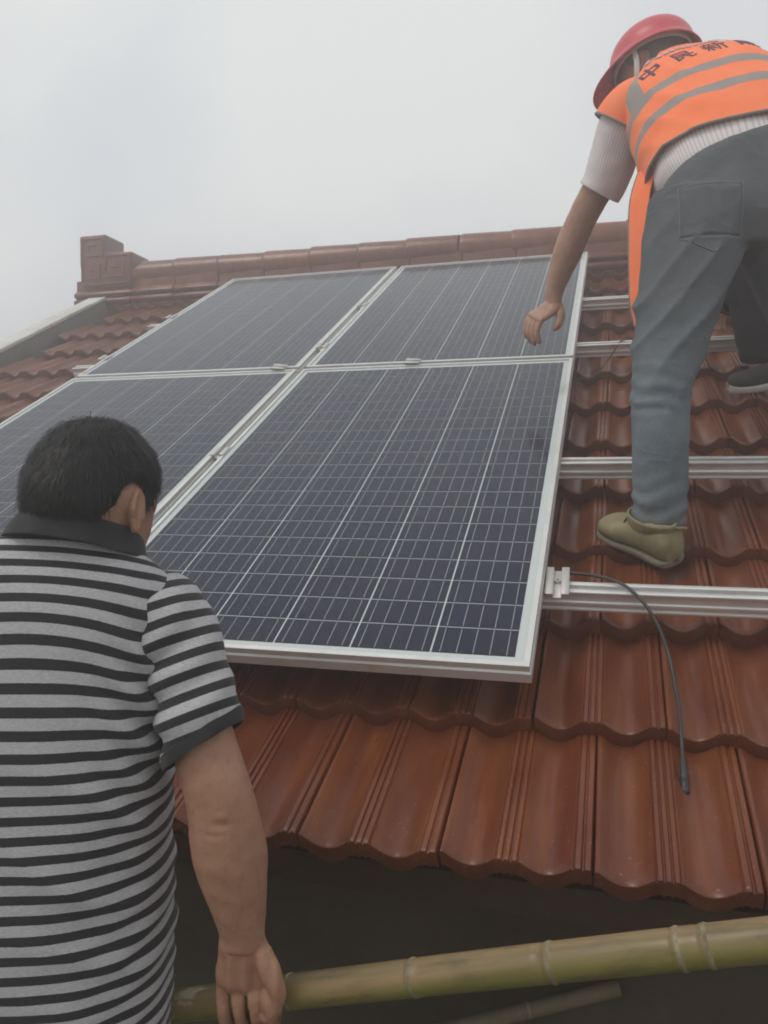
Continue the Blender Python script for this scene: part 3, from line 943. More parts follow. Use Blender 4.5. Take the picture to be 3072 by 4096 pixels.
# ------------------------------------------------------------------ man in the striped shirt
MB0 = np.array((-0.49, 1.09, GZ - CAM[2]))
man = empty('person', to_world(MB0), (0, 0, HEAD))
tag(man, 'man seen from behind in a black and grey striped polo shirt, hand on the bamboo', 'person', 'people on the roof')
HM = head_matrix((-0.396, 1.094, -0.030), (0.40, 0.84, -0.36), (0.06, 0.30, 0.95))
hd = head_points()
arm_c = [(-0.335, 1.090, -0.190), (-0.297, 1.082, -0.215), (-0.265, 1.064, -0.270), (-0.2411, 1.0422, -0.3402), (-0.2260, 1.0307, -0.3795), (-0.2129, 1.0241, -0.4197), (-0.2031, 1.0265, -0.4843), (-0.1949, 1.0294, -0.5359), (-0.1885, 1.0323, -0.5880), (-0.1884, 1.0345, -0.6150)]
arm_a = [0.046, 0.044, 0.042, 0.0415, 0.0430, 0.0445, 0.0490, 0.0420, 0.0312, 0.0300]
arm_b = [0.046, 0.046, 0.044, 0.0430, 0.0420, 0.0420, 0.0430, 0.0370, 0.0265, 0.0225]
armV, _ = limb(arm_c, arm_a, arm_b, (0, 1, 0), 6, 32)
pieces = [grid(xf(hd, HM))[:2]] + [grid(xf(ear_points(s), HM))[:2] for s in (-1, 1)]
neckV, _ = limb([(-0.432, 1.100, -0.175), (-0.424, 1.098, -0.115), (-0.410, 1.090, -0.060), (-0.404, 1.088, -0.01)], [0.085, 0.062, 0.060, 0.055], [0.075, 0.060, 0.060, 0.055], (0, 1, 0))
pieces.append(grid(neckV)[:2])
core = [((-0.49, 1.09, -0.74), (0.150, 0, 0), (0, 0.095, 0)), ((-0.483, 1.09, -0.50), (0.150, 0, 0), (0, 0.095, 0)), ((-0.472, 1.088, -0.32), (0.155, 0, 0), (0, 0.095, 0)),
        ((-0.455, 1.09, -0.20), (0.160, 0, 0), (0, 0.080, 0)), ((-0.437, 1.098, -0.150), (0.10, 0, 0), (0, 0.06, 0))]
pieces.append(grid(loft(core, 28, 4)[0])[:2])
pieces.append(grid(armV)[:2])
# elbow knob
kn = np.array([[(0.013 * math.sin(p) * math.cos(a) - 0.206, 0.9925 + 0.012 * math.sin(p) * math.sin(a), -0.424 + 0.016 * math.cos(p)) for a in np.linspace(0, 2 * math.pi, 12, False)] for p in np.linspace(0.2, math.pi - 0.2, 7)])
pieces.append(grid(kn)[:2])
# right hand closed round the pole, back of the hand towards us
palm, _ = limb([(-0.1886, 1.0330, -0.580), (-0.1884, 1.0345, -0.606), (-0.1855, 1.0350, -0.628), (-0.1835, 1.0370, -0.648), (-0.1815, 1.0400, -0.668), (-0.1810, 1.044, -0.680)], [0.020, 0.0300, 0.0350, 0.0400, 0.041, 0.036], [0.012, 0.0195, 0.0175, 0.0165, 0.0150, 0.011], (0, 1, 0))
pieces.append(grid(palm)[:2])
for i, (dx, dl) in enumerate(((-0.0335, 0.90), (-0.0115, 1.0), (0.0105, 1.04), (0.0310, 0.98))):
    x = -0.182 + dx
    dz, db = (dx + 0.005) * 0.39, -dx * 0.36
    kz = (-0.006, 0.0, 0.002, -0.001)[i]
    pieces.append(finger([(x, 1.042 + db * .3, -0.650), (x, 1.038 + db * .5, -0.672 + kz), (x, 1.033 + db * .8, -0.694 + dz * .6 + kz), (x + .001, 1.038 + db, -0.720 + dz), (x + 0.002, 1.056 + db, -0.743 + dz), (x + 0.003, 1.082 + db, -0.752 + dz), (x + 0.004, 1.104 + db, -0.736 + dz)], 0.0094, 0.0082))
pieces.append(finger([(-0.162, 1.030, -0.622), (-0.146, 1.020, -0.652), (-0.139, 1.022, -0.676), (-0.146, 1.028, -0.700), (-0.158, 1.031, -0.716)], 0.0150, 0.0098))
# left arm hangs on the far side
la = [(-0.60, 1.09, -0.20), (-0.655, 1.085, -0.26), (-0.685, 1.09, -0.36), (-0.70, 1.10, -0.45), (-0.69, 1.17, -0.50), (-0.665, 1.26, -0.53), (-0.655, 1.29, -0.535)]
pieces.append(grid(limb(la, [0.05, 0.048, 0.045, 0.044, 0.042, 0.031, 0.030], [0.05, 0.048, 0.043, 0.042, 0.036, 0.025, 0.021], (1, 0, 0), 5)[0])[:2])
pieces.append(grid(limb([(-0.657, 1.275, -0.533), (-0.652, 1.32, -0.54), (-0.648, 1.365, -0.55), (-0.648, 1.38, -0.555)], [0.017, 0.016, 0.014, 0.010], [0.028, 0.038, 0.040, 0.034], (1, 0, 0.3))[0])[:2])
for i, dx in enumerate((-0.030, -0.010, 0.010, 0.030)):
    pieces.append(finger([(-0.648 + dx, 1.36, -0.55), (-0.648 + dx, 1.40, -0.556), (-0.647 + dx, 1.43, -0.575), (-0.646 + dx, 1.44, -0.60)], 0.0095, 0.008))
pieces.append(finger([(-0.635, 1.30, -0.54), (-0.607, 1.335, -0.555), (-0.60, 1.37, -0.57)], 0.013, 0.0095))
body = union('body', pieces, 0.0025, 3, MB0)
def arm_detail(p, n):
    q = p + MB0
    d = 0.0012 * nz(q, 38)
    e = (q - np.array((-0.204, 0.985, -0.432)))
    d -= 0.0018 * math.exp(-(e[0] / 0.012) ** 2 - (e[2] / 0.005) ** 2) if q[1] < 1.0 else 0
    d -= 0.0012 * math.exp(-((e[0] + .01) / 0.016) ** 2 - ((e[2] + .014) / 0.004) ** 2) if q[1] < 1.0 else 0
    # tendons over the back of the hand
    if q[2] < -0.615 and q[2] > -0.70 and q[1] < 1.05:
        d += 0.0014 * math.cos((q[0] + 0.182) / 0.021 * 2 * math.pi) * min(1, (-q[2] - 0.615) / 0.02)
    return d
push(body, arm_detail)
link('body', body, M_SKIN, man)
eyes(HM, man, MB0, M_EYE)
hair_object('hair', HM, 0.007, 15000, 0.024, M_HAIR, man, MB0, 5, True)

def torso_fold(p, i, j):
    d = 0.0042 * nz((p[0] * 6, p[1] * 6, p[2] * 3), 1.6) + 0.0024 * nz((p[0] * 18, p[1] * 18, p[2] * 9), 1.0)
    # cloth pulled into creases under the arm
    e = math.exp(-((p[0] + 0.30) / 0.05) ** 2 - ((p[2] + 0.31) / 0.13) ** 2)
    d += e * 0.008 * math.sin((p[2] * 0.9 + p[0] * 1.1) / 0.028 * 2 * math.pi * 0.55)
    e2 = math.exp(-((p[0] + 0.31) / 0.05) ** 2 - ((p[2] + 0.62) / 0.12) ** 2)
    d += e2 * 0.003 * math.sin((p[2] - p[0] * 0.8) / 0.05 * 2 * math.pi)
    # slack folds running from the armpit across the lower back
    s = (p[0] + 0.30) * 0.55 + (p[2] + 0.45) * 0.83
    w = math.exp(-((p[0] + 0.36) / 0.11) ** 2 - ((p[2] + 0.50) / 0.20) ** 2)
    d += w * 0.0065 * ((1 - abs(math.sin(s / 0.085 * math.pi + 1.4 * nz(p, 5)))) ** 2 - 0.3)
    return d
shirt = [((-0.505, 1.092, -0.820), (0.196, 0, 0.0), (0, 0.135, 0), 2.5), ((-0.500, 1.090, -0.74), (0.197, 0, 0), (0, 0.133, 0), 2.5), ((-0.488, 1.088, -0.56), (0.193, 0, 0), (0, 0.130, 0), 2.5),
         ((-0.482, 1.086, -0.44), (0.186, 0, 0), (0, 0.128, 0), 2.5), ((-0.476, 1.088, -0.34), (0.182, 0, 0), (0, 0.126, -0.004), 2.5), ((-0.466, 1.092, -0.26), (0.184, 0, -0.004), (0, 0.120, -0.012), 2.5),
         ((-0.455, 1.092, -0.198), (0.182, 0, -0.008), (0, 0.110, -0.020), 2.4), ((-0.444, 1.092, -0.152), (0.165, 0, -0.008), (0, 0.097, -0.024), 2.3), ((-0.436, 1.092, -0.120), (0.134, 0, -0.008), (0, 0.084, -0.026), 2.2),
         ((-0.430, 1.091, -0.098), (0.100, 0, -0.006), (0, 0.073, -0.026), 2.1), ((-0.425, 1.090, -0.078), (0.072, 0, -0.003), (0, 0.064, -0.024), 2.0)]
V, U = loft(shirt, 120, 14)
V = displace(V, torso_fold)
for i in range(V.shape[0]):
    for j in range(V.shape[1]):
        x_, y_, z_ = V[i, j]
        U[i, j, 1] += 0.0045 * nz((x_ * 5, y_ * 5, z_ * 7)) + 0.014 * math.exp(-((x_ + 0.300) / 0.050) ** 2 - ((z_ + 0.24) / 0.10) ** 2) - 0.010 * math.exp(-((x_ + 0.44) / 0.09) ** 2 - ((z_ + 0.18) / 0.07) ** 2)
part('shirt', V, U, M_STRIPE, man, thick=0.0022, off=MB0)
def sleeve_fold(p, i, j):
    w = min(1.0, i * 4) * (1 - 0.5 * max(0, (i - 0.85) / 0.15))
    out = 0.5 + 0.5 * math.cos(2 * math.pi * (j - 0.02))
    d = 0.0055 * math.sin(i * 26 + 3.0 * nz((p[0] * 9, p[1] * 9, p[2] * 5), 1.3) + 2.5 * math.sin(2 * math.pi * j)) * (0.35 + 0.65 * out)
    return w * (d + 0.004 * nz(p, 16))
sl_c = [(-0.355, 1.090, -0.168), (-0.326, 1.090, -0.176), (-0.298, 1.086, -0.190), (-0.273, 1.077, -0.232), (-0.259, 1.062, -0.274), (-0.248, 1.051, -0.308), (-0.240, 1.044, -0.340)]
sl_r = ([0.050, 0.054, 0.057, 0.0560, 0.0540, 0.0540, 0.0560], [0.066, 0.068, 0.069, 0.065, 0.061, 0.059, 0.060])
TILT = 0.36
def sheared(rings):
    out = []
    for i, (c, A, B, pw_) in enumerate(rings):
        k = i / (len(rings) - 1); T = unit(np.cross(A, B)); T = T if T[2] < 0 else -T
        s = 1.0 if A[0] < 0 else -1.0                    # outer side of the sleeve rides up
        out.append((c, A + T * s * np.linalg.norm(A) * TILT * k, B, pw_))
    return out
Q = catmull(np.c_[np.array(sl_c), sl_r[0], sl_r[1]], 12)
sr = sheared(tube_rings(Q[:, :3], Q[:, 3], Q[:, 4], (0, 1, 0.2)))
V, U = loft(sr, 64, 1)
V = displace(V, sleeve_fold)
SD = unit((0.36, -0.22, -0.92))
U[:, :, 1] = V @ SD + 0.0137
sl = part('sleeve', V, U, M_STRIPE, man, thick=0.0022, off=MB0)
# dark rolled cuff
c_, A_, B_, _ = sr[-1]
d_ = unit(np.array(sl_c[-1]) - np.array(sl_c[-2]))
cr = [(-0.006, 1.005), (-0.0065, 1.025), (0.000, 1.034), (0.008, 1.036), (0.0105, 1.025), (0.010, 1.005), (0.0, 0.98)]
V, U = loft([(c_ + d_ * k, A_ * s, B_ * s, 2) for k, s in cr], 64, 4)
V = displace(V, lambda p, i, j: 0.0022 * nz(p, 22) + 0.0008 * math.sin(j * 40))
part('cuff', V, U, M_RIB, sl, off=MB0)
# other sleeve
Q = catmull(np.c_[np.array([(-0.555, 1.092, -0.180), (-0.60, 1.09, -0.195), (-0.645, 1.086, -0.235), (-0.672, 1.086, -0.30), (-0.684, 1.088, -0.35)]), [0.062, 0.062, 0.060, 0.057, 0.057], [0.072, 0.072, 0.067, 0.060, 0.058]], 10)
V, U = loft(tube_rings(Q[:, :3], Q[:, 3], Q[:, 4], (0, 1, 0.2)), 48, 1)
part('sleeve', displace(V, sleeve_fold), U, M_STRIPE, man, thick=0.0022, off=MB0)
# polo collar: stands, then folds down over the shoulders
col = [((-0.416, 1.080, -0.088), (0.083, 0, -0.006), (0, 0.072, -0.024)), ((-0.413, 1.078, -0.074), (0.077, 0, -0.007), (0, 0.070, -0.024)), ((-0.411, 1.078, -0.066), (0.0765, 0, -0.008), (0, 0.0705, -0.024)),
       ((-0.411, 1.078, -0.064), (0.0785, 0, -0.008), (0, 0.0725, -0.024)), ((-0.412, 1.078, -0.070), (0.0840, 0, -0.009), (0, 0.0760, -0.024)), ((-0.415, 1.079, -0.084), (0.090, 0, -0.012), (0, 0.081, -0.025)), ((-0.416, 1.079, -0.096), (0.094, 0, -0.014), (0, 0.085, -0.026))]
V, U = loft(col, 64, 6)
V = displace(V, lambda p, i, j: 0.0012 * nz(p, 30))
co_ = part('collar', V, U, M_RIB, man, thick=0.002, off=MB0)
# trousers and shoes
tp = [grid(loft([((-0.495, 1.09, -0.70), (0.165, 0, 0), (0, 0.115, 0)), ((-0.495, 1.09, -0.80), (0.172, 0, 0), (0, 0.120, 0)), ((-0.495, 1.09, -0.90), (0.165, 0, 0), (0, 0.115, 0)), ((-0.495, 1.09, -0.96), (0.13, 0, 0), (0, 0.09, 0))], 28, 4)[0])[:2]]
for s in (-1, 1):
    tp.append(grid(limb([(-0.495 + s * .085, 1.09, -0.86), (-0.495 + s * .095, 1.09, -1.0), (-0.495 + s * .10, 1.095, -1.15), (-0.495 + s * .105, 1.085, -1.32), (-0.495 + s * .105, 1.08, -1.49)], [0.085, 0.085, 0.072, 0.066, 0.064], [0.095, 0.092, 0.076, 0.070, 0.070], (0, 1, 0))[0])[:2])
tm = union('trousers', tp, 0.008, 4, MB0); push(tm, lambda p, n: 0.004 * nz((p[0] * 14, p[1] * 14, p[2] * 8)))
link('trousers', tm, M_TROUSER, man)
for s in (-1, 1):
    shoe_mesh('shoe', (-0.495 + s * .105, 1.03, MB0[2]), (-0.495 + s * .125, 1.29, MB0[2]), (0, 0, 1), 0.098, M_LEATHER, M_LEATHER, man, MB0)

# ------------------------------------------------------------------ bamboo poles
def m_bamboo():
    m = mat('bamboo', (0.3, 0.24, 0.09), 0.42, 0.4); t = NT(m)
    co = t.coord()
    x, y, z = t.sep(co)
    lng = t.noise(t.mapping(co, (2.2, 30, 30)), 1.0, 4, 0.6)
    blot = t.noise(t.mapping(co, (5, 14, 14)), 1.0, 5, 0.65)
    c = t.ramp(lng, [(0.3, (0.110, 0.088, 0.034)), (0.5, (0.185, 0.138, 0.062)), (0.72, (0.29, 0.190, 0.100))])
    # tan along the top, green over the lower half
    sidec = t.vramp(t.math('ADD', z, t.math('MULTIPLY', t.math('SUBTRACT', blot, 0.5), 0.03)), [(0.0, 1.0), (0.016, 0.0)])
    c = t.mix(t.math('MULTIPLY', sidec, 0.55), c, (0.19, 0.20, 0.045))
    c = t.mix(t.vramp(blot, [(0.66, 0.0), (0.70, 0.8)]), c, (0.42, 0.36, 0.27))
    c = t.mix(t.vramp(t.noise(t.mapping(co, (11, 40, 40)), 1.0, 5, 0.7), [(0.50, 0.0), (0.72, 0.7)]), c, (0.085, 0.062, 0.030))
    t.base(c); t.rough(t.math('ADD', t.math('MULTIPLY', blot, 0.3), 0.25))
    t.bump(t.noise(t.mapping(co, (8, 300, 300)), 1.0, 2, 0.5), 0.1, 0.001)
    return m
M_BAMBOO = m_bamboo()
M_NODE = m_noisy('bamboo_node', (0.31, 0.27, 0.175), (0.11, 0.088, 0.046), 60, 0.7, 0.3)
def bamboo(p0, p1, rad, nodes, label, m):
    a, b = np.array(to_world(p0)), np.array(to_world(p1))
    d = unit(b - a); ln = np.linalg.norm(b - a)
    q = Vector(d).to_track_quat('X', 'Z')
    rings = []
    ks = sorted(set([0.0, ln] + [k for n in nodes for k in (n - 0.02, n - 0.006, n - 0.0015, n + 0.001, n + 0.006, n + 0.02) if 0 < k < ln]))
    for k in ks:
        r = rad
        for n in nodes:
            e = k - n
            r *= 1 + 0.05 * math.exp(-(e / 0.005) ** 2) - 0.06 * math.exp(-((e + 0.0045) / 0.0022) ** 2)
        wob = 0.004 * math.sin(k * 2.3)
        rings.append(((k, wob, wob * 0.6), (0, r, 0), (0, 0, r)))
    V, U = loft(rings, 28, 3)
    v, f, uv = grid(V, U)
    o = link('bamboo_pole', make_mesh('bamboo_pole', v, f, uv, sharp=60), m, None, tuple(a), q.to_euler())
    tag(o, label, 'bamboo pole', 'bamboo scaffold poles')
    for n in nodes:
        w = 0.004 * math.sin(n * 2.3)
        V, U = loft([((n - 0.0005, w, w * .6), (0, rad * 1.0, 0), (0, 0, rad * 1.0)), ((n + 0.0006, w, w * .6), (0, rad * 1.054, 0), (0, 0, rad * 1.054)), ((n + 0.0026, w, w * .6), (0, rad * 1.056, 0), (0, 0, rad * 1.056)), ((n + 0.0055, w, w * .6), (0, rad * 1.012, 0), (0, 0, rad * 1.012))], 28, 3)
        part('node_ring', V, U, M_NODE, o)
    return o
bp0, bp1 = np.array((-0.55, 1.2475, -0.871)), np.array((0.75, 0.6670, -0.347))
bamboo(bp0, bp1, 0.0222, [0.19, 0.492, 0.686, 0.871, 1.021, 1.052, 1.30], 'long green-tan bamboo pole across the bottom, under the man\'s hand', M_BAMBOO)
# ------------------------------------------------------------------ cables
M_CABLE = mat('black_cable', (0.030, 0.030, 0.028), 0.45)
def cable(name, pts, rad, label, end=False):
    P = [roofpt(*p) for p in pts]
    base = np.array(P[0])
    v, f, uv = curve_tube([np.array(p) - base for p in P], rad)
    o = link(name, make_mesh(name, v, f), M_CABLE, None, tuple(base))
    tag(o, label, 'cable', 'panel cables')
    if end:
        a, b = np.array(P[-2]) - base, np.array(P[-1]) - base
        d = unit(b - a); r = []
        for k, q in ((-0.01, .0036), (-0.008, .0062), (0.016, .0066), (0.018, .0078), (0.027, .0078), (0.029, .0066), (0.040, .0064), (0.042, .0080), (0.050, .0074), (0.052, .0048), (0.068, .0044), (0.070, .0022)):
            r.append((b + d * k, q))
        V, U = loft(tube_rings([c for c, _ in r], [q for _, q in r], [q for _, q in r], (0.13, 0.2, 1)), 14, 1)
        part('plug', V, U, M_CABLE, o, True, True)
    return o
cable('cable', [(-0.10, 0.40, -0.065), (-0.02, 0.385, -0.060), (0.045, 0.372, -0.050), (0.10, 0.345, -0.036), (0.150, 0.315, -0.030), (0.190, 0.272, -0.036), (0.222, 0.225, -0.060), (0.243, 0.170, -0.092), (0.252, 0.105, -0.112), (0.256, 0.04, -0.116), (0.256, -0.02, -0.122), (0.257, -0.060, -0.140)], 0.0034,
      'black cable with a plug curving from the clamp down over the tiles', True)
cable('cable', [(-0.03, 1.70, -0.10), (0.015, 1.735, -0.118), (0.065, 1.770, -0.125), (0.12, 1.83, -0.075), (0.165, 1.90, -0.033), (0.205, 1.965, -0.050), (0.26, 2.05, -0.12), (0.34, 2.10, -0.135)], 0.003,
      'thin black cable crossing a rail beside the worker\'s knee')

# ------------------------------------------------------------------ worker in the orange vest
WB = np.array((0.80, 1.90, roof_z(0.80, 1.90)))
worker = empty('person', to_world(WB), (0, 0, HEAD))
tag(worker, 'worker in red helmet, orange safety vest and jeans bending over the panels', 'person', 'people on the roof')
M_JEANS = m_denim('blue_jeans', (0.100, 0.126, 0.148), (0.175, 0.208, 0.230), (0.26, 0.285, 0.30))
M_OLIVE = m_cloth('olive_canvas', (0.20, 0.175, 0.085), (0.29, 0.255, 0.145), 30)
M_PIN, M_PIN2 = m_pinstripe(52.0), m_pinstripe(112.0)
M_HELMET = mat('red_helmet', (0.52, 0.030, 0.045), 0.32, 0.5)
M_WSKIN = m_skin('weathered_skin', (0.36, 0.19, 0.125), (0.43, 0.245, 0.165), (0.28, 0.13, 0.085))

larm = [(0.700, 2.262, 1.020), (0.663, 2.280, 0.980), (0.640, 2.325, 0.890), (0.5874, 2.3929, 0.7765), (0.5545, 2.4394, 0.6873), (0.5268, 2.4756, 0.5913), (0.5240, 2.4837, 0.5450)]
pieces = [grid(limb(larm, [0.055, 0.053, 0.048, 0.045, 0.048, 0.033, 0.030], [0.055, 0.053, 0.046, 0.043, 0.042, 0.029, 0.023], (1, 0, 0.2), 6, 28)[0])[:2]]
pieces.append(grid(limb([(0.5250, 2.4830, 0.556), (0.5130, 2.4820, 0.534), (0.4920, 2.4800, 0.516), (0.4680, 2.4790, 0.502), (0.4590, 2.479, 0.496)], [0.018, 0.0185, 0.0170, 0.0140, 0.010], [0.027, 0.036, 0.0405, 0.041, 0.036], (-0.50, 0.80, 0.33))[0])[:2])
for i, fl in enumerate((0.95, 1.06, 1.0, 0.80)):
    k = np.array((0.4800, 2.4555, 0.4890)) + i * np.array((-0.0098, 0.0165, 0.0062)); k[2] -= (0.0, 0, 0.0015, 0.006)[i]
    p1 = k + np.array((-0.0110, 0.001, -0.036)) * fl; p2 = p1 + np.array((0.002, 0.004, -0.021)) * fl; p3 = p2 + np.array((0.006, 0.005, -0.016)) * fl
    pieces.append(finger([k + np.array((0.028, 0.004, 0.020)), k, p1, p2, p3], 0.0098, 0.0083))
pieces.append(finger([(0.5330, 2.4760, 0.5400), (0.5400, 2.4640, 0.5080), (0.5350, 2.4580, 0.4800), (0.5180, 2.4550, 0.4580)], 0.0165, 0.0100))
rarm = [(1.00, 2.262, 1.11), (1.045, 2.27, 1.07), (1.085, 2.31, 0.96), (1.11, 2.37, 0.84), (1.09, 2.45, 0.74), (1.06, 2.54, 0.66), (1.05, 2.56, 0.64)]
pieces.append(grid(limb(rarm, [0.055, 0.053, 0.048, 0.045, 0.046, 0.033, 0.030], [0.055, 0.053, 0.046, 0.043, 0.042, 0.029, 0.023], (1, 0, 0.2), 6, 28)[0])[:2])
pieces.append(grid(limb([(1.052, 2.555, 0.645), (1.045, 2.585, 0.615), (1.038, 2.61, 0.585), (1.036, 2.618, 0.575)], [0.028, 0.038, 0.041, 0.034], [0.020, 0.018, 0.015, 0.010], (0, 1, 0.6))[0])[:2])
for dx in (-0.030, -0.010, 0.010, 0.030):
    pieces.append(finger([(1.038 + dx, 2.605, 0.592), (1.036 + dx, 2.63, 0.560), (1.035 + dx, 2.64, 0.525), (1.034 + dx, 2.632, 0.500)], 0.0095, 0.008))
pieces.append(finger([(1.022, 2.57, 0.63), (0.995, 2.588, 0.605), (0.99, 2.60, 0.575)], 0.0135, 0.0095))
HW = head_matrix((0.778, 2.365, 1.188), (-0.66, 0.70, -0.34), (-0.20, 0.42, 0.88))
pieces += [grid(xf(head_points(), HW))[:2]] + [grid(xf(ear_points(s), HW))[:2] for s in (-1, 1)]
pieces.append(grid(limb([(0.825, 2.27, 1.06), (0.808, 2.31, 1.11), (0.785, 2.345, 1.15), (0.772, 2.37, 1.18)], [0.08, 0.060, 0.056, 0.05], [0.07, 0.058, 0.056, 0.05], (0, 1, 0))[0])[:2])
SPINE = [((0.870, 2.000, 0.740), 0.145, 0.105), ((0.868, 2.065, 0.850), 0.145, 0.100), ((0.855, 2.140, 0.960), 0.155, 0.098), ((0.838, 2.220, 1.055), 0.150, 0.085), ((0.825, 2.270, 1.110), 0.09, 0.06)]
def torso(specs, nseg, sub, power=2.4):
    rings = []
    for i, (c, w, d) in enumerate(specs):
        c = np.array(c)
        a = np.array(specs[max(i - 1, 0)][0]); b = np.array(specs[min(i + 1, len(specs) - 1)][0])
        T = unit(b - a); k = i / (len(specs) - 1)
        ref = unit((1.0, 0.0, 0.50 - 0.24 * k)); A = unit(ref - (ref @ T) * T); B = np.cross(T, A)
        rings.append((c, A * w, B * d, power))
    return loft(rings, nseg, sub)
pieces.append(grid(torso(SPINE, 28, 4)[0])[:2])
wb = union('body', pieces, 0.0027, 4, WB)
push(wb, lambda p, n: 0.0012 * nz(p, 38))
link('body', wb, M_WSKIN, worker)
eyes(HW, worker, WB, M_EYE)
hair_object('hair', HW, 0.004, 2500, 0.018, M_GREYHAIR, worker, WB, 9)

# jeans: one continuous garment, two legs and seat
lleg = [(0.765, 1.965, 0.665), (0.745, 1.950, 0.570), (0.715, 1.925, 0.470), (0.680, 1.895, 0.350), (0.645, 1.868, 0.215), (0.641, 1.858, 0.100), (0.6437, 1.862, -0.017), (0.6440, 1.868, -0.105)]
rleg = [(0.965, 1.985, 0.665), (1.005, 1.990, 0.560), (1.045, 1.990, 0.440), (1.085, 1.985, 0.310), (1.115, 2.00, 0.20), (1.135, 2.04, 0.11), (1.145, 2.08, 0.03), (1.146, 2.09, 0.00)]
jp = [grid(limb(lleg, [0.120, 0.118, 0.104, 0.088, 0.0680, 0.0640, 0.0620, 0.0610], [0.120, 0.118, 0.106, 0.092, 0.074, 0.072, 0.070, 0.068], (0, 1, 0), 5, 32)[0])[:2],
      grid(limb(rleg, [0.120, 0.112, 0.098, 0.084, 0.070, 0.066, 0.064, 0.063], [0.120, 0.114, 0.102, 0.090, 0.076, 0.072, 0.070, 0.069], (0, 1, 0), 5, 32)[0])[:2]]
jp.append(grid(loft([((0.868, 1.975, 0.555), (0.150, 0, 0), (0, 0.105, 0.0), 2.3), ((0.868, 1.975, 0.63), (0.195, 0, 0), (0, 0.128, -0.01), 2.4), ((0.868, 1.990, 0.71), (0.188, 0, 0.045), (0, 0.124, -0.03), 2.4), ((0.862, 2.008, 0.755), (0.180, 0, 0.058), (0, 0.124, -0.05), 2.4), ((0.860, 2.014, 0.775), (0.168, 0, 0.052), (0, 0.112, -0.05), 2.4)], 40, 4)[0])[:2])
jm = union('jeans', jp, 0.0065, 6, WB)
def jean_fold(p, n):
    q = p + WB
    d = 0.0030 * nz((q[0] * 9, q[1] * 9, q[2] * 5)) + 0.0012 * nz((q[0] * 30, q[1] * 30, q[2] * 22))
    if q[0] < 0.86:
        # long pulls from the seat towards the knee
        s = q[0] * 0.88 + q[2] * 0.47 if False else (q[0] - 0.70) * 0.80 - (q[2] - 0.45) * 0.60
        w = math.exp(-((q[2] - 0.40) / 0.17) ** 2)
        d += w * 0.016 * ((1 - abs(math.sin(s / 0.066 * math.pi + 1.6 * nz(q, 5)))) ** 1.6 - 0.3) * (0.6 + 0.8 * abs(nz(q, 4)))
        # bunching round the knee
        w = math.exp(-((q[2] - 0.20) / 0.055) ** 2)
        d += w * 0.0032 * (0.3 + abs(nz(q, 9)) * 1.4) * math.sin(((q[2] - 0.2) + 0.30 * (q[0] - 0.64) + 0.02 * nz(q, 14)) / 0.036 * 2 * math.pi)
        w = math.exp(-((q[2] + 0.06) / 0.05) ** 2)
        d += w * 0.0032 * math.sin((q[2] - 0.35 * (q[0] - 0.64) + 0.03 * nz(q, 12)) / 0.045 * 2 * math.pi)
    return d
push(jm, jean_fold)
jeans = link('jeans', jm, M_JEANS, worker)

# shirt body between vest and jeans, and its sleeves
def soft(p, i, j): return 0.004 * nz(p, 9) + 0.002 * nz(p, 26)
sh = [((0.868, 2.000, 0.715), 0.166, 0.110), ((0.868, 2.010, 0.745), 0.184, 0.128), ((0.869, 2.030, 0.785), 0.191, 0.134), ((0.868, 2.065, 0.840), 0.188, 0.130), ((0.858, 2.130, 0.945), 0.190, 0.124), ((0.842, 2.205, 1.045), 0.178, 0.106), ((0.828, 2.260, 1.110), 0.110, 0.075), ((0.812, 2.295, 1.140), 0.066, 0.064)]
V, U = torso(sh, 72, 8)
part('shirt', displace(V, soft), U, M_PIN2, worker, thick=0.002, off=WB)
def slv(pts, ra, rb, parent, name, m, thick=0.002, fold=0.004, n=48):
    Q = catmull(np.c_[np.array(pts), ra, rb], 8)
    V, U = loft(tube_rings(Q[:, :3], Q[:, 3], Q[:, 4], (1, 0, 0.2)), n, 1)
    V = displace(V, lambda p, i, j: fold * min(1, i * 3) * (nz((p[0] * 20, p[1] * 20, p[2] * 7)) + 0.5 * nz(p, 34)))
    return part(name, V, U, m, parent, thick=thick, off=WB)
slv([(0.745, 2.235, 1.035), (0.705, 2.255, 1.020), (0.672, 2.275, 0.985), (0.655, 2.305, 0.925), (0.640, 2.335, 0.865), (0.6250, 2.352, 0.835)], [0.060, 0.066, 0.068, 0.066, 0.066, 0.067], [0.070, 0.075, 0.073, 0.068, 0.066, 0.066], worker, 'sleeve', M_PIN)
slv([(0.965, 2.245, 1.09), (1.00, 2.26, 1.105), (1.045, 2.275, 1.065), (1.070, 2.295, 0.99), (1.085, 2.32, 0.92)], [0.060, 0.066, 0.068, 0.066, 0.066], [0.070, 0.075, 0.073, 0.068, 0.066], worker, 'sleeve', M_PIN)

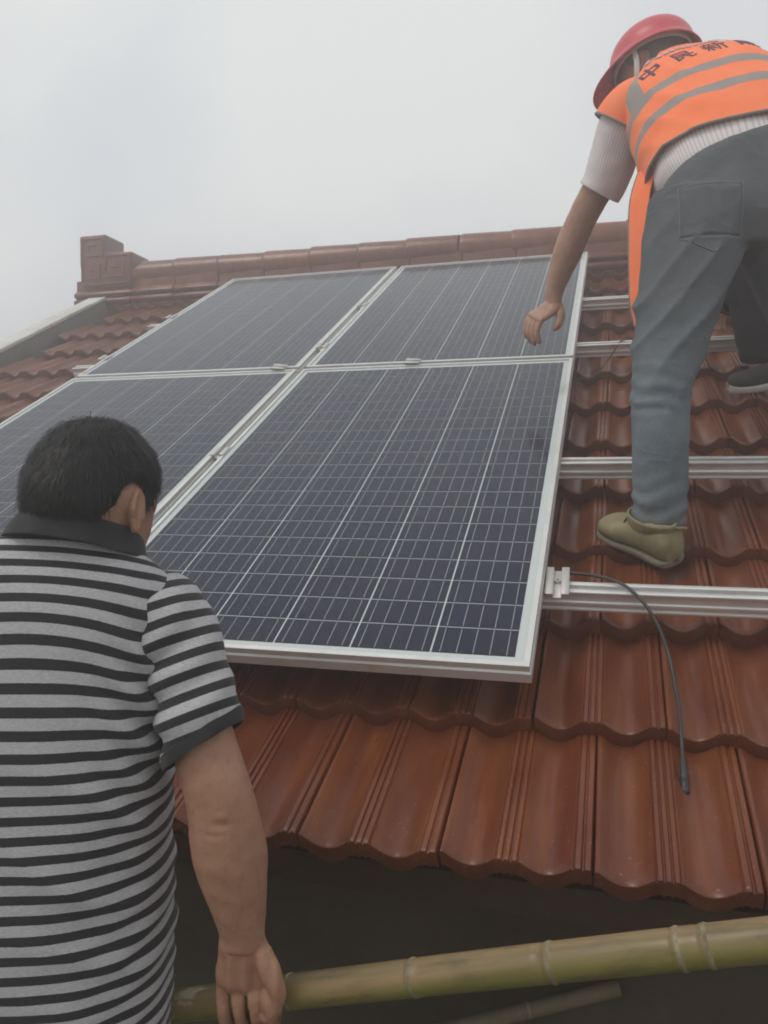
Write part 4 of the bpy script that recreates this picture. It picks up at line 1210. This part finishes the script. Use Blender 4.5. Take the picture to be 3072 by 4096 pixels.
# safety vest: back panel round the trunk, shoulder caps, open front edge hanging down
def m_vest():
    m = mat('orange_vest', (0.95, 0.16, 0.03), 0.75, 0.2); t = NT(m)
    u, v, _ = t.sep(t.coord('UV'))
    n = t.noise(t.coord(), 14, 3, 0.6)
    orange = t.ramp(n, [(0.3, (1.0, 0.205, 0.060)), (0.7, (1.0, 0.245, 0.09))])
    wob = t.math('MULTIPLY', t.math('SUBTRACT', n, 0.5), 0.010)
    vv = t.math('ADD', v, wob)
    def band(c, w): return t.math('LESS_THAN', t.math('ABSOLUTE', t.math('SUBTRACT', vv, c)), w)
    b = t.math('MAXIMUM', band(0.125, 0.0165), band(0.222, 0.0165))
    # shoulder straps above the upper band, left and right of the back
    uu = t.math('ADD', u, t.math('MULTIPLY', wob, 0.5))
    st = t.math('MAXIMUM', t.math('LESS_THAN', t.math('ABSOLUTE', t.math('SUBTRACT', uu, VEST_U[0])), 0.034), t.math('LESS_THAN', t.math('ABSOLUTE', t.math('SUBTRACT', uu, VEST_U[1])), 0.034))
    st = t.math('MULTIPLY', st, t.math('GREATER_THAN', vv, 0.215))
    b = t.math('MAXIMUM', b, st)
    t.base(t.mix(b, orange, (0.30, 0.265, 0.245)))
    t.b.inputs['Sheen Weight'].default_value = 0.1
    t.bump(weave(t, 600), 0.3, 0.001)
    return m
VEST_U = (0.575, 0.925)
M_VEST = m_vest()
M_PIPE = m_cloth('grey_piping', (0.20, 0.185, 0.17), (0.26, 0.24, 0.22), 40)
M_PRINT = mat('purple_print', (0.075, 0.045, 0.105), 0.7, 0.2)
vs = [((0.870, 2.035, 0.785), 0.210, 0.150), ((0.868, 2.072, 0.850), 0.206, 0.146), ((0.861, 2.122, 0.925), 0.205, 0.141), ((0.850, 2.178, 1.005), 0.203, 0.130), ((0.838, 2.226, 1.068), 0.188, 0.112), ((0.828, 2.258, 1.115), 0.142, 0.088), ((0.818, 2.285, 1.145), 0.088, 0.072)]
V, U = torso(vs, 96, 10)
def vest_fold(p, i, j):
    s = (p[0] - 0.85) * 0.75 + (p[2] - 0.95) * 0.66
    pull = math.exp(-((p[0] - 0.72) / 0.09) ** 2) * (1 - abs(math.sin(s / 0.075 * math.pi + 1.5 * nz(p, 7)))) ** 2
    return 0.006 * nz(p, 8) + 0.003 * nz((p[0] * 22, p[1] * 22, p[2] * 12)) + 0.006 * pull
V = displace(V, vest_fold)
vest = part('vest', V, U, M_VEST, worker, thick=0.002, off=WB)
hemV = V[0]
def rope(name, pts, rad, m, parent, closed=False):
    P = np.array(pts)
    v, f, _ = curve_tube(P - WB, rad, 8, 1)
    return link(name, make_mesh(name, v, f), m, parent)
rope('hem_piping', np.vstack([hemV, hemV[:1]]), 0.0035, M_PIPE, vest)
# front edges hang free below the trunk
def flap(pts, wdir, w0, w1, name='vest_front'):
    P = catmull(np.array(pts), 8); n = len(P)
    rings = []
    for i in range(n):
        k = i / (n - 1)
        T = unit(P[min(i + 1, n - 1)] - P[max(i - 1, 0)]); Wd = np.array(wdir, float); Wd = unit(Wd - (Wd @ T) * T); Nn = np.cross(T, Wd)
        w = w0 + (w1 - w0) * k
        wave = 0.010 * math.sin(k * 5 + 1)
        rings.append((P[i] + Nn * wave, Wd * w, Nn * 0.0035, 3.0))
    V, U = loft(rings, 24, 1)
    U[:, :, 1] = 0.172; U[:, :, 0] = 0.2
    o = part(name, V, U, M_VEST, vest, True, True, off=WB)
    edge = np.array([r[0] - r[1] * 1.0 for r in rings])
    rope('piping', edge, 0.0035, M_PIPE, o)
    return o
flap([(0.690, 2.090, 0.800), (0.668, 2.085, 0.730), (0.652, 2.070, 0.640), (0.640, 2.055, 0.540), (0.636, 2.045, 0.460), (0.648, 2.035, 0.395)], (0.35, -1, 0), 0.044, 0.026)
flap([(1.045, 2.16, 0.80), (1.052, 2.17, 0.70), (1.055, 2.17, 0.60), (1.05, 2.16, 0.52)], (-0.35, -1, 0), 0.045, 0.03)
# shoulder caps with grey edging
for pts, ra, rb in (([(0.735, 2.235, 1.040), (0.705, 2.252, 1.028), (0.680, 2.268, 1.005), (0.668, 2.277, 0.985)], [0.070, 0.078, 0.081, 0.082], [0.080, 0.086, 0.087, 0.086]),
                    ([(0.975, 2.245, 1.093), (1.005, 2.258, 1.100), (1.034, 2.268, 1.085), (1.046, 2.272, 1.07)], [0.070, 0.078, 0.081, 0.082], [0.080, 0.086, 0.087, 0.086])):
    Q = catmull(np.c_[np.array(pts), ra, rb], 6)
    V, U = loft(tube_rings(Q[:, :3], Q[:, 3], Q[:, 4], (1, 0, 0.2)), 48, 1)
    U[:, :, 1] += 0.30; U[:, :, 0] = 0.1
    o = part('vest_shoulder', V, U, M_VEST, vest, thick=0.002, off=WB)
    rope('piping', np.vstack([V[-1], V[-1][:1]]), 0.0035, M_PIPE, o)
# printing on the back: a dark bar with small light marks above four large characters
GL = {
 'zhong': [[(.14, .34), (.86, .34), (.86, .42), (.14, .42)], [(.14, .68), (.86, .68), (.86, .76), (.14, .76)], [(.14, .42), (.24, .42), (.24, .68), (.14, .68)], [(.76, .42), (.86, .42), (.86, .68), (.76, .68)], [(.45, .02), (.55, .02), (.55, .98), (.45, .98)]],
 'min': [[(.14, .84), (.82, .84), (.82, .92), (.14, .92)], [(.74, .62), (.82, .62), (.82, .84), (.74, .84)], [(.14, .58), (.82, .58), (.82, .66), (.14, .66)], [(.14, .06), (.23, .06), (.23, .92), (.14, .92)], [(.14, .04), (.46, .20), (.42, .28), (.14, .12)],
         [(.20, .36), (.90, .36), (.90, .44), (.20, .44)], [(.46, .58), (.55, .58), (.78, .08), (.70, .04)], [(.72, .02), (.92, .08), (.90, .20), (.84, .12)]],
 'xin': [[(.06, .82), (.48, .82), (.48, .89), (.06, .89)], [(.24, .89), (.31, .89), (.30, .99), (.23, .99)], [(.12, .66), (.18, .66), (.22, .80), (.15, .80)], [(.33, .66), (.39, .66), (.41, .80), (.35, .80)], [(.04, .58), (.50, .58), (.50, .65), (.04, .65)], [(.06, .40), (.48, .40), (.48, .47), (.06, .47)],
         [(.24, .02), (.31, .02), (.31, .58), (.24, .58)], [(.06, .12), (.13, .10), (.22, .34), (.16, .36)], [(.36, .34), (.41, .36), (.49, .18), (.43, .14)], [(.56, .86), (.90, .93), (.90, .99), (.56, .93)], [(.56, .30), (.64, .30), (.64, .90), (.56, .90)], [(.48, .02), (.55, .0), (.64, .30), (.57, .32)], [(.60, .58), (.97, .58), (.97, .65), (.60, .65)], [(.76, .0), (.84, .0), (.84, .60), (.76, .60)]],
 'neng': [[(.06, .68), (.46, .72), (.46, .79), (.06, .75)], [(.20, .98), (.28, .96), (.16, .72), (.08, .72)], [(.36, .88), (.42, .90), (.49, .74), (.42, .71)], [(.08, .55), (.46, .55), (.46, .62), (.08, .62)], [(.08, .02), (.16, .02), (.16, .60), (.08, .60)], [(.38, .02), (.46, .02), (.46, .60), (.38, .60)], [(.14, .36), (.40, .36), (.40, .42), (.14, .42)], [(.14, .20), (.40, .20), (.40, .26), (.14, .26)],
          [(.57, .54), (.65, .54), (.65, .98), (.57, .98)], [(.60, .72), (.88, .80), (.86, .87), (.60, .79)], [(.60, .52), (.94, .52), (.94, .59), (.60, .59)], [(.88, .56), (.95, .56), (.95, .68), (.89, .68)], [(.57, .04), (.65, .04), (.65, .46), (.57, .46)], [(.60, .24), (.88, .32), (.86, .39), (.60, .31)], [(.60, .02), (.94, .02), (.94, .09), (.60, .09)], [(.88, .06), (.95, .06), (.95, .18), (.89, .18)]]}
ex = Vector((0.965, 0.0, 0.225)).normalized()
ey = Vector((-0.12, 0.62, 0.76)); ey = (ey - ex * ey.dot(ex)).normalized()
ddir = ex.cross(ey)                       # into the back
if ddir.y < 0: ddir = -ddir
o0 = Vector((0.850, 2.178, 1.008)) - Vector(WB)
TXT = (-0.008, 0.016)
for i, g in enumerate(('zhong', 'min', 'xin', 'neng')):
    x0 = TXT[0] + (i - 1.5) * 0.084 - 0.031
    decal('character', vest, [[(x0 + 0.062 * px, TXT[1] + 0.066 * py) for px, py in q] for q in GL[g]], o0, ex, ey, ddir, M_PRINT, vest, step=0.007, lift=0.0011)
bx0, bx1, by0, by1 = TXT[0] - 0.185, TXT[0] + 0.175, TXT[1] + 0.078, TXT[1] + 0.106
decal('printed_bar', vest, [[(bx0, by0), (bx1, by0), (bx1, by1), (bx0, by1)]], o0, ex, ey, ddir, M_PRINT, vest, step=0.010)
M_PALEPRINT = mat('pale_print', (0.55, 0.50, 0.55), 0.7, 0.2)
rg = random.Random(2); marks = []
x = bx0 + 0.07
while x < bx1 - 0.06:
    w = rg.uniform(0.006, 0.014)
    marks.append([(x, by0 + 0.006), (x + w, by0 + 0.006), (x + w, by1 - 0.006), (x, by1 - 0.006)]); x += w + rg.uniform(0.003, 0.007)
decal('bar_marks', vest, marks, o0, ex, ey, ddir, M_PALEPRINT, vest, lift=0.0028, step=0.006)

# back pocket of the jeans, outlined by its stitched edge
def outline(poly, w):
    out = []; n = len(poly)
    c = np.mean(np.array(poly), axis=0)
    for i in range(n):
        a, b = np.array(poly[i]), np.array(poly[(i + 1) % n])
        out.append([tuple(a), tuple(b), tuple(b + (c - b) * w), tuple(a + (c - a) * w)])
    return out
M_STITCH = m_cloth('jeans_stitching', (0.125, 0.140, 0.15), (0.20, 0.21, 0.215))
pk = [(-0.075, 0.075), (0.070, 0.085), (0.066, -0.040), (-0.005, -0.085), (-0.078, -0.050)]
po = Vector((0.760, 1.90, 0.600)) - Vector(WB)
decal('pocket', jeans, [[(-0.075, 0.075), (0.070, 0.085), (0.066, -0.040), (-0.078, -0.050)], [(-0.078, -0.050), (0.066, -0.040), (-0.005, -0.085), (-0.005, -0.085)]], po, (1, 0, 0), (0, 0.1, 1), (0.12, 1, 0), M_JEANS, jeans, lift=0.0005, step=0.012, thick=0.0012)
decal('stitching', jeans, outline(pk, 0.026), po, (1, 0, 0), (0, 0.1, 1), (0.12, 1, 0), M_STITCH, jeans, lift=0.0013, step=0.010, thick=0.0006)
# frayed hem
hm = []
for k in range(41):
    a = 2 * math.pi * k / 40
    hm.append((0.6440 + 0.0605 * math.cos(a), 1.868 + 0.0675 * math.sin(a), -0.1065 + 0.004 * nz((math.cos(a) * 3, math.sin(a) * 3, 0)) - 0.006 * math.cos(a)))
M_HEM = m_cloth('muddy_hem', (0.26, 0.23, 0.16), (0.34, 0.30, 0.22), 60)
rope('hem', hm, 0.0030, M_HEM, jeans)

# canvas shoes
M_SOLE = m_cloth('worn_sole', (0.16, 0.14, 0.09), (0.22, 0.20, 0.14), 60)
RN = (-math.sin(TH) * sH, -math.sin(TH) * cH, math.cos(TH))
RUP = np.array(RN)
def on_roof(a, b, n=-0.130): return np.array((a, b, roof_z(a, b, n)))
lh, lt = on_roof(0.670, 1.832), on_roof(0.556, 2.005)
so, ax_, u_, s_ = shoe_mesh('shoe', lh, lt, RUP, 0.100, M_OLIVE, M_SOLE, worker, WB, 0.080, 0.018)
Vc, Uc = loft([(lh + ax_ * 0.075 + u_ * 0.075, s_ * 0.040, ax_ * 0.062, 2), (lh + ax_ * 0.072 + u_ * 0.096, s_ * 0.043, ax_ * 0.064, 2), (lh + ax_ * 0.072 + u_ * 0.098, s_ * 0.038, ax_ * 0.058, 2), (lh + ax_ * 0.075 + u_ * 0.080, s_ * 0.034, ax_ * 0.052, 2)], 28, 4)
part('shoe_collar', Vc, Uc, M_OLIVE, so, off=WB)
rope('seam', [lh + ax_ * 0.135 + s_ * 0.046 * k + u_ * (0.088 - 0.05 * abs(k)) for k in np.linspace(-1, 1, 13)], 0.0022, M_BLACKCLOTH, so)
rh, rtoe = on_roof(1.140, 2.05), on_roof(1.200, 2.27)
shoe_mesh('shoe', rh, rtoe, RUP, 0.108, M_OLIVE, M_OLIVE, worker, WB, 0.088, 0.020)
# ankles
for c in (((0.646, 1.866, -0.07), (0.650, 1.868, -0.125), lh + ax_ * 0.075 + u_ * 0.05), ((1.146, 2.09, 0.03), (1.148, 2.09, -0.01), rh + unit(rtoe - rh) * 0.06 + RUP * 0.05)):
    V, U = limb(c, [0.040, 0.038, 0.036], [0.044, 0.042, 0.045], (0, 1, 0), 4, 20)
    part('sock', V, U, M_BLACKCLOTH, worker, True, True, off=WB)

# helmet
HHM = head_matrix((0.778, 2.362, 1.212), (-0.74, 0.58, -0.28), (-0.16, 0.50, 0.85))
def helmet():
    nv, nu = 26, 64
    V = np.zeros((nv, nu, 3))
    for i in range(nv):
        for j in range(nu):
            a = 2 * math.pi * j / nu
            fx, fy = math.sin(a), math.cos(a)
            if i < 20:
                t = i / 19; ph = t * math.pi / 2
                r = math.sin(ph) ** 0.92; z = math.cos(ph) ** 0.85 * 0.125
                x, y = 0.112 * r * fx, 0.134 * r * fy
                z += 0.006 * math.exp(-(x / 0.016) ** 2) * math.exp(-(t / 0.7) ** 4)
                z += 0.003 * math.exp(-((abs(x) - 0.045) / 0.010) ** 2) * math.exp(-(t / 0.6) ** 4)
            else:
                k = (i - 19) / 6
                vis = 0.052 * max(fy, 0) ** 2.2 + 0.016
                x, y = (0.112 + vis * 0.6 * k) * fx, (0.134 + vis * k) * fy
                z = -0.004 - 0.030 * k * (0.6 + 0.4 * max(fy, 0)) - 0.010 * k * k
            V[i, j] = (x, y, z)
    return V
hV = helmet()
v, f, _ = grid(xf(hV * 0.92, HHM) - WB, None, True, False)
hel = empty('helmet', to_world((0.772, 2.362, 1.228)), (0, 0, HEAD))
tag(hel, 'red hard hat worn by the bending worker', 'helmet')
hb = np.array((0.772, 2.362, 1.228))
v = v + WB - hb
ho = link('shell', make_mesh('shell', v, f), M_HELMET, hel)
sm = ho.modifiers.new('t', 'SOLIDIFY'); sm.thickness = 0.0035; sm.offset = -1
# harness band and chin strap
M_STRAP = mat('harness_strap', (0.55, 0.53, 0.48), 0.6)
bandV = np.array([[(0.090 * math.sin(a), 0.112 * math.cos(a), z) for a in np.linspace(0, 2 * math.pi, 40, False)] for z in (-0.022, 0.008)])
part('headband', xf(bandV, HHM), None, M_STRAP, hel, thick=0.002, off=hb)
strap = [np.array(p) for p in ((0.086, 0.02, -0.01), (0.082, 0.02, -0.06), (0.060, 0.035, -0.11), (0.0, 0.045, -0.145), (-0.060, 0.035, -0.11), (-0.082, 0.02, -0.06), (-0.086, 0.02, -0.01))]
sp = catmull(np.array(strap), 6)
V, U = loft(tube_rings(xf(sp, HHM), [0.0075] * len(sp), [0.0012] * len(sp), tuple(np.array(HHM.to_3x3())[:, 0] * 0.3 + np.array(HHM.to_3x3())[:, 2])), 10, 1)
part('chin_strap', V, U, M_STRAP, hel, True, True, off=hb)

# ------------------------------------------------------------------ second worker, mostly hidden behind the first
TB = np.array((1.25, 2.70, roof_z(1.25, 2.70)))
third = empty('person', to_world(TB), (0, 0, HEAD))
tag(third, 'person in black trousers and black canvas shoes, hidden behind the orange-vested worker', 'person', 'people on the roof')
fz = roof_z(1.24, 2.68)
tl = [(1.30, 2.78, 0.98), (1.275, 2.74, 0.86), (1.25, 2.70, 0.70), (1.245, 2.69, 0.55), (1.255, 2.69, 0.43), (1.255, 2.69, fz + 0.09)]
tr = [(1.46, 2.80, 0.98), (1.48, 2.78, 0.86), (1.50, 2.78, 0.70), (1.51, 2.79, 0.58), (1.51, 2.80, roof_z(1.51, 2.8) + 0.09)]
tp = [grid(limb(tl, [0.10, 0.105, 0.098, 0.082, 0.062, 0.058], [0.11, 0.11, 0.10, 0.085, 0.066, 0.062], (0, 1, 0), 5, 28)[0])[:2],
      grid(limb(tr, [0.10, 0.10, 0.085, 0.066, 0.060], [0.11, 0.11, 0.09, 0.07, 0.064], (0, 1, 0), 5, 28)[0])[:2],
      grid(loft([((1.38, 2.79, 0.86), (0.15, 0, 0), (0, 0.10, 0)), ((1.38, 2.80, 0.96), (0.175, 0, 0), (0, 0.12, 0)), ((1.39, 2.83, 1.05), (0.165, 0, 0), (0, 0.11, -0.02))], 28, 4)[0])[:2]]
tm = union('trousers', tp, 0.0085, 5, TB); push(tm, lambda p, n: 0.005 * nz((p[0] * 12, p[1] * 12, p[2] * 7)))
link('trousers', tm, M_BLACKCLOTH, third)
# coat hem hanging over the thigh
V, U = loft([((1.255, 2.74, 0.555), (0.155, 0, -0.05), (0, 0.10, 0.01)), ((1.30, 2.76, 0.72), (0.19, 0, -0.02), (0, 0.13, 0)), ((1.37, 2.80, 0.95), (0.19, 0, 0), (0, 0.14, -0.01)), ((1.42, 2.90, 1.08), (0.185, 0, 0), (0, 0.13, -0.05)), ((1.47, 3.03, 1.17), (0.18, 0, 0), (0, 0.11, -0.08)), ((1.50, 3.12, 1.20), (0.10, 0, 0), (0, 0.07, -0.05)), ((1.51, 3.16, 1.21), (0.065, 0, 0), (0, 0.05, -0.04))], 48, 6)
part('coat', displace(V, soft), U, M_BLACKCLOTH, third, thick=0.003, off=TB)
HT = head_matrix((1.53, 3.27, 1.19), (0.1, 0.55, -0.80), (0, 0.80, 0.55))
tb = [grid(xf(head_points(), HT))[:2]] + [grid(xf(ear_points(s), HT))[:2] for s in (-1, 1)]
tb.append(grid(limb([(1.47, 3.05, 1.16), (1.505, 3.14, 1.20), (1.53, 3.24, 1.20)], [0.07, 0.058, 0.05], [0.06, 0.056, 0.05], (0, 0, 1))[0])[:2])
for s, sx in ((-1, 1.32), (1, 1.63)):
    tb.append(grid(limb([(sx - s * .06, 3.02, 1.15), (sx, 3.04, 1.10), (sx + s * .02, 3.07, 0.95), (sx + s * .01, 3.12, 0.84), (sx - s * .01, 3.18, 0.74)], [0.05, 0.05, 0.045, 0.042, 0.030], [0.05, 0.05, 0.045, 0.040, 0.025], (0, 1, 0))[0])[:2])
    tb.append(grid(limb([(sx - s * .01, 3.17, 0.75), (sx - s * .012, 3.20, 0.70), (sx - s * .014, 3.22, 0.67)], [0.028, 0.038, 0.034], [0.018, 0.016, 0.011], (0, 1, 0.4))[0])[:2])
    for dx in (-0.029, -0.010, 0.010, 0.029):
        tb.append(finger([(sx - s * .013 + dx, 3.21, 0.68), (sx - s * .014 + dx, 3.225, 0.65), (sx - s * .014 + dx, 3.23, 0.62), (sx - s * .014 + dx, 3.222, 0.60)], 0.0095, 0.008))
    tb.append(finger([(sx - s * .03, 3.185, 0.72), (sx - s * .052, 3.20, 0.69), (sx - s * .055, 3.21, 0.66)], 0.013, 0.0095))
tb.append(grid(loft([((1.39, 2.84, 1.03), (0.14, 0, 0), (0, 0.09, -0.03)), ((1.44, 2.95, 1.12), (0.145, 0, 0), (0, 0.09, -0.05)), ((1.48, 3.06, 1.16), (0.13, 0, 0), (0, 0.07, -0.04))], 24, 4)[0])[:2])
link('body', union('body', tb, 0.0045, 4, TB), M_WSKIN, third)
eyes(HT, third, TB, M_EYE)
hair_object('hair', HT, 0.012, 1500, 0.03, M_HAIR, third, TB, 12)
for s, sx in ((-1, 1.34), (1, 1.61)):
    Q = catmull(np.c_[np.array([(sx - s * .07, 3.01, 1.15), (sx, 3.035, 1.11), (sx + s * .02, 3.07, 0.95), (sx + s * .01, 3.12, 0.85), (sx - s * .008, 3.165, 0.765)]), [0.06, 0.062, 0.057, 0.052, 0.045], [0.065, 0.066, 0.058, 0.052, 0.044]], 6)
    V, U = loft(tube_rings(Q[:, :3], Q[:, 3], Q[:, 4], (0, 1, 0.2)), 32, 1)
    part('sleeve', displace(V, soft), U, M_BLACKCLOTH, third, thick=0.002, off=TB)
M_RUBBER = mat('white_rubber', (0.58, 0.56, 0.50), 0.55)
M_CANVAS = m_cloth('black_canvas', (0.028, 0.027, 0.025), (0.045, 0.043, 0.040), 50)
th_, tt_ = on_roof(1.350, 2.665), on_roof(1.150, 2.680)
so, ax_, u_, s_ = shoe_mesh('shoe', th_, tt_, RUP, 0.092, M_CANVAS, M_RUBBER, third, TB, 0.070, 0.028)
for k in (0.50, 0.58, 0.66):
    rope('lace', [th_ + ax_ * 0.195 * k * 1.28 + s_ * 0.026 * q + u_ * (0.076 - 0.034 * (k - .5) / .16 * .6 - 0.012 * q * q) for q in np.linspace(-1, 1, 7)], 0.0022, M_RUBBER, so)
shoe_mesh('shoe', on_roof(1.50, 2.72), on_roof(1.46, 2.93), RUP, 0.10, M_CANVAS, M_RUBBER, third, TB, 0.082, 0.030)

# ------------------------------------------------------------------ a second pole leaning against the wall
M_OLDBAMBOO = m_noisy('weathered_bamboo', (0.11, 0.09, 0.06), (0.19, 0.155, 0.105), 9, 0.7, 0.2)
bamboo((-2.05, 1.42, GZ - CAM[2] + 0.016), (0.438, 1.452, -0.9445), 0.0145, [0.30, 0.72, 1.10, 1.50, 1.86, 2.12, 2.38], 'thin weathered pole leaning in the dark below the long bamboo', M_OLDBAMBOO)

# ------------------------------------------------------------------ added haze volume, stands in for the lens veil
hz_m = bpy.data.materials.new('lens_veil'); hz_m.use_nodes = True
hn = hz_m.node_tree.nodes; hn.clear()
ho_ = hn.new('ShaderNodeOutputMaterial'); hv = hn.new('ShaderNodeVolumePrincipled')
hv.inputs['Color'].default_value = (0.99, 0.985, 0.975, 1); hv.inputs['Density'].default_value = VEIL_DENSITY
hv.inputs['Anisotropy'].default_value = 0.75    # forward scattering, so the veil grows towards the sky
hz_m.node_tree.links.new(hv.outputs[0], ho_.inputs['Volume'])
hm_ = MB().box(-91, 91, -91, 91, GZ - 1.0, 2.05).mesh('veil_haze')
tag(link('veil_haze', hm_, hz_m), kind='stuff')
